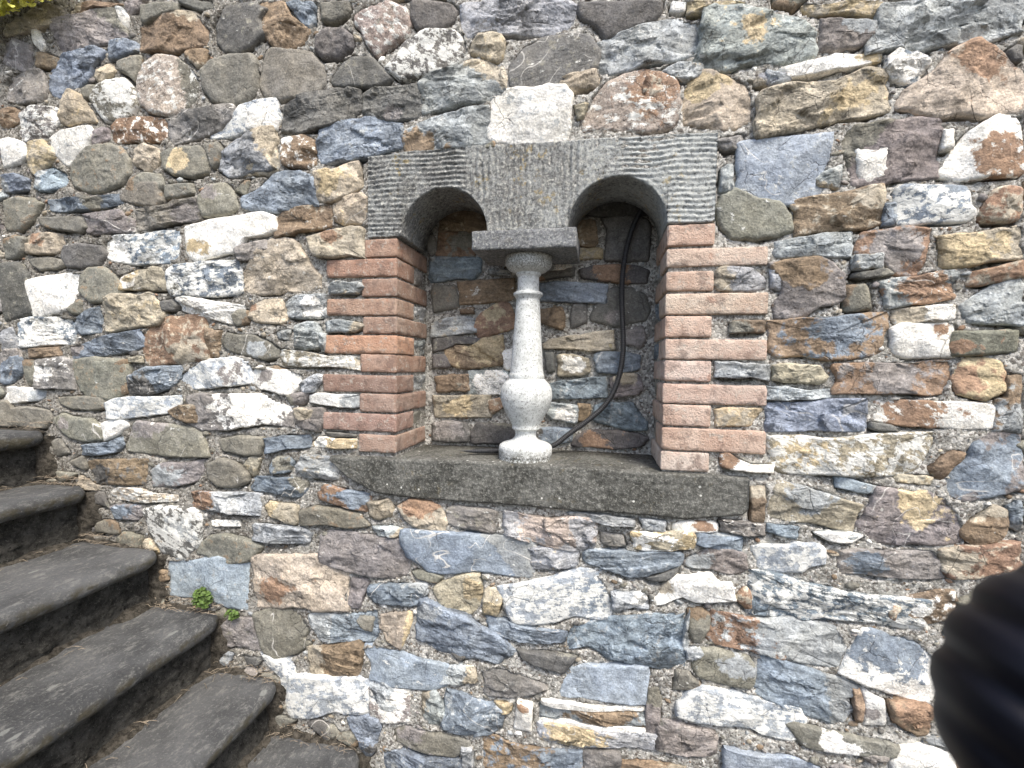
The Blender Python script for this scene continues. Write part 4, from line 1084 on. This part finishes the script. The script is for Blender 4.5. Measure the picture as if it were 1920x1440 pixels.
# ------------------------------------------------------------------ slabs built column by column: lintel and sill
def slab(name, xs, ztop, zbot, yf, ybk, rows, bev, relief, mat):
    prof = []
    nx = len(xs); rows_t = np.linspace(0, 1, rows)
    cols = []
    for x, zt_, zb_ in zip(xs, ztop, zbot):
        col = [(ybk, zt_), (yf + (ybk - yf) * .5, zt_), (yf + bev * 2, zt_), (yf + bev * .5, zt_ - bev * .15)]
        za, zb2 = zt_ - bev * .7, zb_ + bev * .7
        for t in rows_t: col.append((yf, za + (zb2 - za) * t))
        col += [(yf + bev * .5, zb_ + bev * .15), (yf + bev * 2, zb_), (yf + (ybk - yf) * .35, zb_), (yf + (ybk - yf) * .7, zb_), (ybk, zb_)]
        cols.append([(x, a, b) for a, b in col])
    V = np.array(cols); nc = V.shape[1]
    V[..., 1] -= relief(V[..., 0], V[..., 2], V[..., 1]) * np.clip(1 - (V[..., 1] - yf) / 0.03, 0, 1)
    V[..., 2] += 0.0015 * fbm(V[..., 0] * 60, V[..., 1] * 60, V[..., 2] * 60, 2) * (V[..., 1] < ybk - .001)
    Q = [tuple(q) for q in grid_quads(nx, nc)]
    base = nx * nc; vv = V.reshape(-1, 3)
    # back strip + ends
    for i in range(nx - 1): Q.append((i * nc, i * nc + nc - 1, (i + 1) * nc + nc - 1, (i + 1) * nc))
    Q.append(tuple(range(nc))[::-1]); Q.append(tuple((nx - 1) * nc + j for j in range(nc)))
    o = mesh(name, vv, [f[::-1] for f in Q], mat); adopt(o, wall); return o

yl = -0.010
lx0 = at(690, 360, yl)[0]; lx1 = at(1343, 330, yl)[0]
ltw = atv(LT, yl)
arch = []
for (a, b, ap) in (((752, 443), (913, 432), (832, 352)), ((1064, 420), (1251, 421), (1155, 330))):
    xa = at(*a, yl)[0]; xb = at(*b, yl)[0]; za = at(*ap, yl)[1]; arch.append((xa, xb, za))
zbl = at(710, 445, yl)[1]; zbr = at(1300, 418, yl)[1]
xs = [np.linspace(lx0, arch[0][0] - .001, 34)]
for k, (xa, xb, za) in enumerate(arch):
    th = np.linspace(math.pi, 0, 56); xs.append((xa + xb) / 2 + (xb - xa) / 2 * np.cos(th))
    nxt = arch[1][0] if k == 0 else lx1
    xs.append(np.linspace(xb + .001, nxt - (.001 if k == 0 else 0), 40))
xs = np.concatenate(xs); zb = zbl + (zbr - zbl) * (xs - lx0) / (lx1 - lx0)
for xa, xb, za in arch:
    u = (xs - (xa + xb) / 2) / ((xb - xa) / 2); i = np.abs(u) <= 1
    zb[i] = zb[i] + (za - zb[i]) * np.sqrt(np.clip(1 - u[i] ** 2, 0, 1))
ztp = np.interp(xs, ltw[:, 0], ltw[:, 1]) + 0.003 * fbm(xs * 9, 0.3, 0.2, 2)
def lint_relief(x, z, y):
    g1 = np.sin((z + 0.004 * vn(x * 18, z * 10, 0.) + 0.02 * x) * 2 * math.pi / 0.0125)
    g2 = np.sin((x + 0.004 * vn(z * 18, x * 8, 4.)) * 2 * math.pi / 0.016)
    u = (x - lx0) / (lx1 - lx0)
    w = np.clip((np.abs(u - 0.53) - 0.20) / 0.05, 0, 1)
    n = 0.5 + 0.5 * fbm(x * 30, z * 30, 2.2, 2)
    return 0.0030 * (w * g1 + (1 - w) * g2 * 1.5) * n + 0.0020 * fbm(x * 130, z * 130, 1.0, 2) + 0.002 * fbm(x * 14, z * 14, 3., 2)
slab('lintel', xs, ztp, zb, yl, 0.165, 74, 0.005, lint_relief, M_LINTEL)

ys = -0.022
top = atv([(618, 856), (735, 860), (880, 866), (1000, 872), (1120, 879), (1240, 887), (1406, 897)], ys)
bot = atv([(618, 866), (650, 897), (700, 925), (790, 937), (900, 944), (985, 951), (1060, 957), (1200, 966), (1290, 976), (1330, 972), (1395, 968), (1406, 955)], ys)
xs = np.linspace(top[0, 0], top[-1, 0], 190)
def sill_relief(x, z, y): return 0.0022 * fbm(x * 90, z * 90, 6.0, 3) + 0.003 * fbm(x * 16, z * 16, 7., 2)
slab('sill', xs, np.interp(xs, top[:, 0], top[:, 1]) + .001 * fbm(xs * 12, .1, .7, 2), np.interp(xs, bot[:, 0], bot[:, 1]) + .002 * fbm(xs * 20, .7, .7, 2), ys, D_N + .02, 30, 0.007, sill_relief, M_SILL)

yi = -0.026
x0, z1 = at(884, 435, yi); x1, _ = at(1081, 440, yi); z0 = at(982, 466, yi)[1]; z1 = at(982, 429, yi)[1]
V, Fc = rbox(x0, x1, yi, yi + .19, z0, z1, 0.004, 0.007, 0.0016, 5, 0.003)
adopt(mesh('impost_block', V, Fc, M_IMP), wall)
IMP_Z = z0

# ------------------------------------------------------------------ baluster
YB = 0.062
bal = thing('baluster', 'pale speckled stone baluster with bulbous foot standing on the dark sill of the niche', 'baluster', (BX, YB, ZS))
def bp(y, hw):     # photo row and half width -> (z, r) on the axis plane
    z = at(989, y, YB)[1]; d = np.array([BX, YB + DIST, z]); zc = d[0] * _r[2] + d[1] * _n[2] + d[2] * _u[2]
    return z, hw * zc / F_PX
pf = [(477, 34), (479, 41), (484, 43.5), (490, 44), (498, 43.6), (505, 39), (510, 32), (512, 26), (513, 23.5), (516, 23.5), (518, 22), (520, 20), (535, 20), (546, 20.2), (548, 24), (550, 27.4), (554, 27.6), (556, 25.5), (558, 24), (560, 23), (561, 22),
      (580, 23), (620, 25.5), (660, 28.2), (690, 30.2), (700, 31.5), (703, 33), (707, 33.2), (710, 32.6), (714, 37), (720, 43), (728, 47), (738, 48.6), (748, 48), (760, 44.5), (772, 39), (784, 32.5), (792, 28), (796, 26), (799, 25.6), (803, 26), (804, 24.5),
      (807, 20.5), (813, 19), (819, 20.5), (824, 25), (827, 32), (829, 39), (831, 44), (834, 48), (838, 49.6), (846, 49.8), (852, 49.4), (853, 48.8), (868, 49.5)]
pp = [bp(a, b) for a, b in pf]
pz = np.array([a for a, b in pp]); pr_ = np.array([b for a, b in pp])
zf = np.concatenate([np.linspace(pz[i], pz[i + 1], 4, endpoint=False) for i in range(len(pz) - 1)] + [[pz[-1]]])
rf = np.interp(-zf, -pz, pr_)
zf[0] = IMP_Z + .001; zf[-1] = ZS - .004
ns = 72; th = np.linspace(0, 2 * math.pi, ns, endpoint=False)
Zg, Tg = np.meshgrid(zf, th, indexing='ij'); Rg = np.repeat(rf[:, None], ns, 1)
Rg = Rg + 0.0005 * fbm(np.cos(Tg) * Rg * 60, np.sin(Tg) * Rg * 60, Zg * 60, 2)
V = np.stack([BX + Rg * np.cos(Tg), YB + Rg * np.sin(Tg), Zg], -1)
def lathe(name, V, mat, par, caps=True):
    nu, nv = V.shape[:2]; i = np.arange(nu - 1)[:, None]; j = np.arange(nv)[None, :]
    q = np.stack([i * nv + j, i * nv + (j + 1) % nv, (i + 1) * nv + (j + 1) % nv, (i + 1) * nv + j], -1).reshape(-1, 4)
    F = [tuple(a)[::-1] for a in q]
    if caps: F += [tuple(range(nv)), tuple((nu - 1) * nv + k for k in range(nv))[::-1]]
    o = mesh(name, V.reshape(-1, 3), F, mat); adopt(o, par); return o
def cut(za, zb_):   # rows between two heights, ends included
    i = [k for k in range(len(zf)) if zb_ - 1e-6 <= zf[k] <= za + 1e-6]; return V[i[0]:i[-1] + 1]
zA = pz[9]; zB = pz[26]; zC = pz[42]
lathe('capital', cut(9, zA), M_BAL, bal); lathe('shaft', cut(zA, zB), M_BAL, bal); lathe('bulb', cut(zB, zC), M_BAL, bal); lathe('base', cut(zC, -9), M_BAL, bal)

# ------------------------------------------------------------------ corrugated hose
def tube(name, pts, rad, mat, par, step, ribs=None, ns=14, taper=None):
    P = np.array(pts, float)
    t = np.arange(len(P)); n = 400
    # Catmull-Rom
    Pe = np.vstack([2 * P[0] - P[1], P, 2 * P[-1] - P[-2]]); C = []
    for i in range(len(P) - 1):
        p0, p1, p2, p3 = Pe[i:i + 4]
        for s in np.linspace(0, 1, 40, endpoint=False):
            C.append(.5 * ((2 * p1) + (-p0 + p2) * s + (2 * p0 - 5 * p1 + 4 * p2 - p3) * s * s + (-p0 + 3 * p1 - 3 * p2 + p3) * s ** 3))
    C.append(P[-1]); C = np.array(C); L = np.concatenate([[0], np.cumsum(np.linalg.norm(np.diff(C, axis=0), axis=1))])
    m = int(L[-1] / step); s = np.linspace(0, L[-1], m); C = np.stack([np.interp(s, L, C[:, k]) for k in range(3)], 1)
    T = np.gradient(C, axis=0); T /= np.linalg.norm(T, axis=1, keepdims=True)
    up_ = np.array([0.1, 1, 0.05]); A = np.cross(T, up_); A /= np.linalg.norm(A, axis=1, keepdims=True); B = np.cross(T, A)
    R = np.full(m, rad)
    if ribs: R = rad * (1 + 0.10 * np.sign(np.sin(s * 2 * math.pi / ribs)) * np.abs(np.sin(s * 2 * math.pi / ribs)) ** .5)
    if taper: R = R * np.clip((L[-1] - s) / taper, 0.12, 1)
    a = np.linspace(0, 2 * math.pi, ns, endpoint=False)
    V = C[:, None] + R[:, None, None] * (np.cos(a)[None, :, None] * A[:, None] + np.sin(a)[None, :, None] * B[:, None])
    return lathe(name, V, mat, par)
hp = [(1212, 355, .185), (1203, 390, .18), (1187, 425, .175), (1174, 470, .17), (1167, 520, .168), (1166, 570, .166), (1168, 620, .164), (1168, 660, .16), (1162, 700, .158), (1150, 735, .156), (1130, 764, .155), (1100, 790, .15), (1065, 815, .145), (1040, 834, .14), (1010, 842, .14), (975, 845, .13), (945, 848, .10), (915, 851, .08), (885, 854, .065), (862, 856, .055)]
pts = []
for a, b, y in hp:
    x, z_ = at(a, b, y); pts.append((x, y, max(z_, ZS + .0095)))
hose = thing('corrugated_hose', 'black corrugated plastic hose hanging in the niche and curling behind the baluster', 'hose', pts[-1])
tube('tube', pts, 0.0073, M_HOSE, hose, 0.0013, 0.0052, taper=0.05)

# ------------------------------------------------------------------ stairs
stairs = thing('stone_stairs', 'dark worn stone steps climbing to the left along the foot of the wall', 'stairs', (at(500, 1275)[0], -0.1, -1.45))
nose = [(845, 1545), (682, 1405), (528, 1275), (418, 1150), (303, 1030), (167, 912), (88, 806), (-60, 720)]
NX = [at(a, b, -.02) for a, b in nose]
print('steps', [(round(a, 3), round(b, 3)) for a, b in NX])
YE = -1.5
for i, (x, z_) in enumerate(NX):
    xn = NX[i + 1][0] if i + 1 < len(NX) else x - 0.30
    z_up = NX[i + 1][1] if i + 1 < len(NX) else z_ + .15
    zd = NX[i - 1][1] if i else z_ - 0.14
    T = 0.052; r_ = T / 2
    # slab profile: top, bull nose, underside
    prof = [(xn - .07, z_ - .004)] + [(xn - .07 + (x - r_ - xn + .07) * t, z_ - .003 * math.sin(t * 3.1)) for t in np.linspace(0.05, .97, 22)]
    prof += [(x - r_ + r_ * math.sin(a), z_ - r_ + r_ * math.cos(a)) for a in np.linspace(0.05, math.pi, 14)]
    prof += [(x - r_ - .03, z_ - T), (x - r_ - .10, z_ - T), (xn - .07, z_ - T)]
    prof = np.array(prof); ysn = np.concatenate([np.linspace(YE, -0.06, 110), [-.05, -.04, -.032, -.026, -.022, -.019]])
    Vv = np.zeros((len(ysn), len(prof), 3)); c = prof.mean(0)
    for k, y in enumerate(ysn):
        e = max(0, (y + 0.055) / 0.036); s = 1 - 0.5 * (1 - math.sqrt(max(0, 1 - min(1, e) ** 2)))
        Vv[k, :, 0] = prof[:, 0] - (1 - s) * 0.05 * (prof[:, 0] > xn) ; Vv[k, :, 1] = y; Vv[k, :, 2] = c[1] + (prof[:, 1] - c[1]) * (0.35 + 0.65 * s)
    wob = 0.005 * fbm(Vv[..., 1] * 5, i * 3.3, Vv[..., 0] * 0, 2)
    Vv[..., 0] += wob * np.clip((Vv[..., 0] - (x - .08)) / .08, 0, 1)
    Vv[..., 2] += 0.004 * fbm(Vv[..., 0] * 9, Vv[..., 1] * 5, i * 1.7, 2) + 0.0022 * fbm(Vv[..., 0] * 40, Vv[..., 1] * 25, i * 2.7, 3)
    Vv[..., 0] += 0.0045 * fbm(Vv[..., 2] * 40, Vv[..., 1] * 25, i * 4.7, 3)
    nu, nv = Vv.shape[:2]
    F = [tuple(q) for q in grid_quads(nu, nv)] + [(k * nv + nv - 1, (k + 1) * nv + nv - 1, (k + 1) * nv, k * nv) for k in range(nu - 1)] + [tuple(range(nv)), tuple((nu - 1) * nv + j for j in range(nv))[::-1]]
    adopt(mesh('tread', Vv.reshape(-1, 3), F, M_STEP), stairs)
    # riser: rough recessed face under the nose, down to the tread below
    h_ = z_ - T - zd + .02
    U, Q = np.meshgrid(np.linspace(0, 1, 150), np.linspace(0, 1, 30), indexing='ij')
    Yr = YE + U * (-0.005 - YE); Zr = zd - .02 + Q * (h_ + .005)
    Xr = x - .042 - .01 * Q + 0.018 * fbm(Yr * 14, Zr * 22, i * 7.1, 3) + 0.009 * fbm(Yr * 60, Zr * 60, i + .5, 2)
    P = np.stack([Xr, Yr, Zr], -1); n0 = P.size // 3
    B2 = P.copy(); B2[..., 0] = xn - .07
    Vr = np.concatenate([P.reshape(-1, 3), B2[[0, -1]][:, [0, -1]].reshape(-1, 3)])
    nu, nv = 150, 30; F = [tuple(q)[::-1] for q in grid_quads(nu, nv)]
    a = n0; F += [tuple(range(nv)) + (a + 1, a), tuple((nu - 1) * nv + j for j in range(nv))[::-1] + (a + 2, a + 3)]
    adopt(mesh('riser', Vr, F, M_RISER), stairs)

# soil and crumbs packed along the wall end of every tread, dry twigs on it
Vd = []; Fd = []; kd = 0
for i, (x, z_) in enumerate(NX[:-1]):
    xn = NX[i + 1][0]
    nu, nv = 70, 16; U, Q = np.meshgrid(np.linspace(0, 1, nu), np.linspace(0, 1, nv), indexing='ij')
    Xd = xn - .06 + U * (x - xn + .03); Yd = 0.012 - Q * (0.05 + .02 * vn(U * 6, i, .5))
    Hd = (1 - Q) ** 1.3 * (0.022 + .012 * vn(U * 7, i + .3, .2)) * np.clip((1.02 - U) * 5, 0, 1)
    Zd = z_ - 0.012 + Hd + 0.006 * fbm(Xd * 90, Yd * 90, i, 3)
    Vd.append(np.stack([Xd, Yd, Zd], -1).reshape(-1, 3)); Fd.append(grid_quads(nu, nv)[:, ::-1] + kd); kd += nu * nv
    # along the foot of the riser above
    U, Q = np.meshgrid(np.linspace(0, 1, 120), np.linspace(0, 1, 8), indexing='ij')
    Yd = YE + U * (-.01 - YE); Xd = xn - .05 + Q * (.045 + .02 * vn(U * 20, i, .9)); Hd = (1 - Q) * (.014 + .01 * vn(U * 22, i + .3, .7))
    Zd = z_ - .004 + Hd + .005 * fbm(Xd * 90, Yd * 90, i + 9, 3) - .008 * Q
    Vd.append(np.stack([Xd, Yd, Zd], -1).reshape(-1, 3)); Fd.append(grid_quads(120, 8)[:, ::-1] + kd); kd += 960
    # the packed earth between slab end and wall, going down past the nose
    U, Q = np.meshgrid(np.linspace(0, 1, 30), np.linspace(0, 1, 40), indexing='ij')
    zd = NX[i - 1][1] if i else z_ - .14
    Xd = x - .10 + U * .13 + .0 * Q; Zd = z_ - .02 - Q * (z_ - zd + .0) ; Yd = -0.012 - .010 * (1 - abs(2 * U - 1)) + .008 * fbm(Xd * 50, Zd * 50, i, 3) + 0.03 * np.clip(U * 2 - 1.2 + 0.5 * vn(Zd * 20, i, 0), 0, 1)
    Vd.append(np.stack([Xd, Yd, Zd], -1).reshape(-1, 3)); Fd.append(grid_quads(30, 40) + kd); kd += 1200
o = quads_mesh('soil', np.concatenate(Vd), np.concatenate(Fd), M_DIRT); o['kind'] = 'stuff'; o['label'] = 'dark crumbly soil caught between the steps and the wall'; o['category'] = 'soil'

V = []; F = []; k = 0; r = np.random.RandomState(5)
for i, (x, z_) in enumerate(NX[:-1]):
    xn = NX[i + 1][0]
    for q in range(85):
        if r.rand() < .6: px_ = r.uniform(xn - .03, x); py_ = -r.uniform(.004, .05); 
        else: px_ = xn - .03 + r.rand() * .05; py_ = -r.uniform(.01, 1.2)
        l = r.uniform(.01, .045); a = r.uniform(0, 6.28); cz = z_ + .008 + (0.012 if py_ > -.03 else 0)
        d = np.array([math.cos(a), math.sin(a) * .7, r.uniform(-.1, .25)]) * l / 2; s = np.array([-math.sin(a), math.cos(a), 0]) * r.uniform(.0004, .0009)
        c = np.array([px_, py_, cz]); b = np.array([0, 0, r.uniform(.0, .006)])
        ring = []
        for t, e in ((-1, 0), (0, 1), (1, 0)):
            for w in (s, np.array([0, 0, .0009]), -s): ring.append(c + d * t + b * e + w)
        V += ring
        for t in (0, 3):
            for w in range(3): F.append((k + t + w, k + t + (w + 1) % 3, k + t + 3 + (w + 1) % 3, k + t + 3 + w))
        k += 9
o = mesh('twig_litter', V, F, M_TWIG); o['kind'] = 'stuff'; o['label'] = 'thin dry twigs and straw scattered over the steps'; o['category'] = 'twigs'

# ------------------------------------------------------------------ plants
def leaves(n, centre, spread, size, seed, lob=True):
    r = np.random.RandomState(seed); V = []; F = []; k = 0
    for q in range(n):
        d = r.normal(0, 1, 3); d /= np.linalg.norm(d); rad = r.rand() ** .5
        c = np.array(centre) + d * rad * np.array(spread)
        nrm = d * .5 + np.array([0, -.9, .6]) + r.normal(0, .45, 3); nrm /= np.linalg.norm(nrm)
        u = np.cross(nrm, r.normal(0, 1, 3)); u /= np.linalg.norm(u); w = np.cross(nrm, u); s = size * r.uniform(.6, 1.3)
        m = 9; ring = []
        for t in range(m):
            a = t / m * 6.283; rr = s * (1 + (.28 * math.cos(3 * a) if lob else 0)) * (1 if lob else (.55 + .45 * abs(math.cos(a))))
            ring.append(c + u * rr * math.cos(a) + w * rr * math.sin(a) + nrm * s * .25 * (math.cos(2 * a)))
        V.append(c - nrm * s * .1); V += ring
        F += [(k, k + 1 + t, k + 1 + (t + 1) % m) for t in range(m)]; k += m + 1
    return V, F
def stems(base, centre, spread, n, seed):
    r = np.random.RandomState(seed); V = []; F = []; k = 0
    for q in range(n):
        e = np.array(centre) + r.normal(0, .5, 3) * spread; b = np.array(base) + r.normal(0, .002, 3)
        m = (b + e) / 2 + np.array([0, -.004, -.003])
        for p, w in ((b, .0010), (m, .0008), (e, .0005)):
            for t in range(4): V.append(p + np.array([math.cos(t * 1.57), math.sin(t * 1.57), 0]) * w)
        for s in (0, 4):
            for t in range(4): F.append((k + s + t, k + s + (t + 1) % 4, k + s + 4 + (t + 1) % 4, k + s + 4 + t))
        k += 12
    return V, F
def weed(px, py, y, spread, n, size, label, seed):
    x, z_ = at(px, py, y); t = thing('weed', label, 'weed', (x, y, z_ - spread[2]))
    t['group'] = 'green weeds rooted beside the steps'
    V, F = leaves(n, (x, y, z_), spread, size, seed); o = mesh('leaves', V, F, M_LEAF, smooth=False); o['kind'] = 'stuff'; adopt(o, t)
    V, F = stems((x, y + .015, z_ - spread[2] * .9), (x, y, z_), np.array(spread), 12, seed); adopt(mesh('stem', V, F, M_LEAF), t)
weed(378, 1122, -.03, (.030, .018, .030), 210, .0050, 'larger tuft of small lobed green leaves in front of the blue stone above the step', 11)
weed(372, 1104, -.04, (.02, .015, .03), 1, .005, '', 12) if False else None
weed(434, 1152, -.03, (.022, .012, .016), 60, .0045, 'smaller sparse green weed growing beside the corner of the step', 13)
x, z_ = at(40, 8, -.10)
sh = thing('shrub', 'yellow green sunlit shrub spilling over the wall at its upper left', 'shrub', (x, -.05, z_ + .1))
V, F = leaves(900, (x - .12, -.08, z_ + .11), (.26, .05, .11), .013, 21, False); o = mesh('leaves', V, F, M_LEAFY, smooth=False); o['kind'] = 'stuff'; adopt(o, sh)
V, F = stems((x - .1, -.03, z_ + .25), (x - .12, -.08, z_ + .1), np.array([.2, .03, .1]), 30, 22); adopt(mesh('stem', V, F, M_TWIG), sh)

# ------------------------------------------------------------------ ribbed black rubber knob close to the camera
def cam_pt(px, py, depth):
    d = np.array([px - CX, py - CY, F_PX]) * depth / F_PX
    return np.array([0, -DIST, 0]) + np.array([d.dot(_r), d.dot(_n), d.dot(_u)])
def cam_dir(v):
    v = np.array(v, float); return np.array([v.dot(_r), v.dot(_n), v.dot(_u)])
kc = cam_pt(1990, 1290, .165); KR = .0488
_v = np.array([1990 - CX, 1290 - CY, F_PX]); _v /= np.linalg.norm(_v); _a = np.array([0.57, -0.82, 0.])
_e = np.array([0, 0, 1.]) - _v[2] * _v; _e /= np.linalg.norm(_e); RAD = cam_dir(_e)
ax_ = cam_dir(_a - _a.dot(_v) * _v); ax_ /= np.linalg.norm(ax_)
e1 = np.cross(ax_, (0, 1, 0)); e1 /= np.linalg.norm(e1); e2 = np.cross(ax_, e1)
knob = thing('rubber_knob', 'blurred black ribbed rubber knob close in front at the lower right', 'knob', tuple(kc))
prof = []
for t in np.linspace(-1, 1, 181):
    a = t * math.pi / 2; rr = math.cos(a); z0_ = math.sin(a)
    g = 0.075 * (0.5 - 0.5 * math.cos(z0_ * 2 * math.pi * 2.5)) ** 2
    if abs(t) > .93: g = 0
    prof.append((z0_ * KR, max(rr, 0.002) * KR * (1.03 - g)))
V = np.array([[kc + ax_ * h + (e1 * math.cos(b) + e2 * math.sin(b)) * rr for b in np.linspace(0, 2 * math.pi, 72, endpoint=False)] for h, rr in prof])
q = V - kc; V = kc + q - 0.34 * (q @ RAD)[..., None] * RAD      # the head is oval, not round
lathe('ribbed_head', V[::-1], M_GRIP, knob)
V = np.array([[kc + ax_ * h + (e1 * math.cos(b) + e2 * math.sin(b)) * rr for b in np.linspace(0, 2 * math.pi, 32, endpoint=False)] for h, rr in ((KR * .9, .016), (KR * 1.2, .014), (KR * 1.25, .012), (KR * 3.2, .011), (KR * 3.25, .004))])
lathe('handle_rod', V[::-1], M_GRIP, knob)

# ------------------------------------------------------------------ ground
U, Q = np.meshgrid(np.linspace(-40, 40, 120), np.linspace(-60, 0.3, 100), indexing='ij')
P = np.stack([U, Q, -1.46 + 0.01 * fbm(U * 3, Q * 3, 1., 2)], -1)
o = quads_mesh('ground', P.reshape(-1, 3), grid_quads(120, 100), M_GROUND); o['kind'] = 'structure'
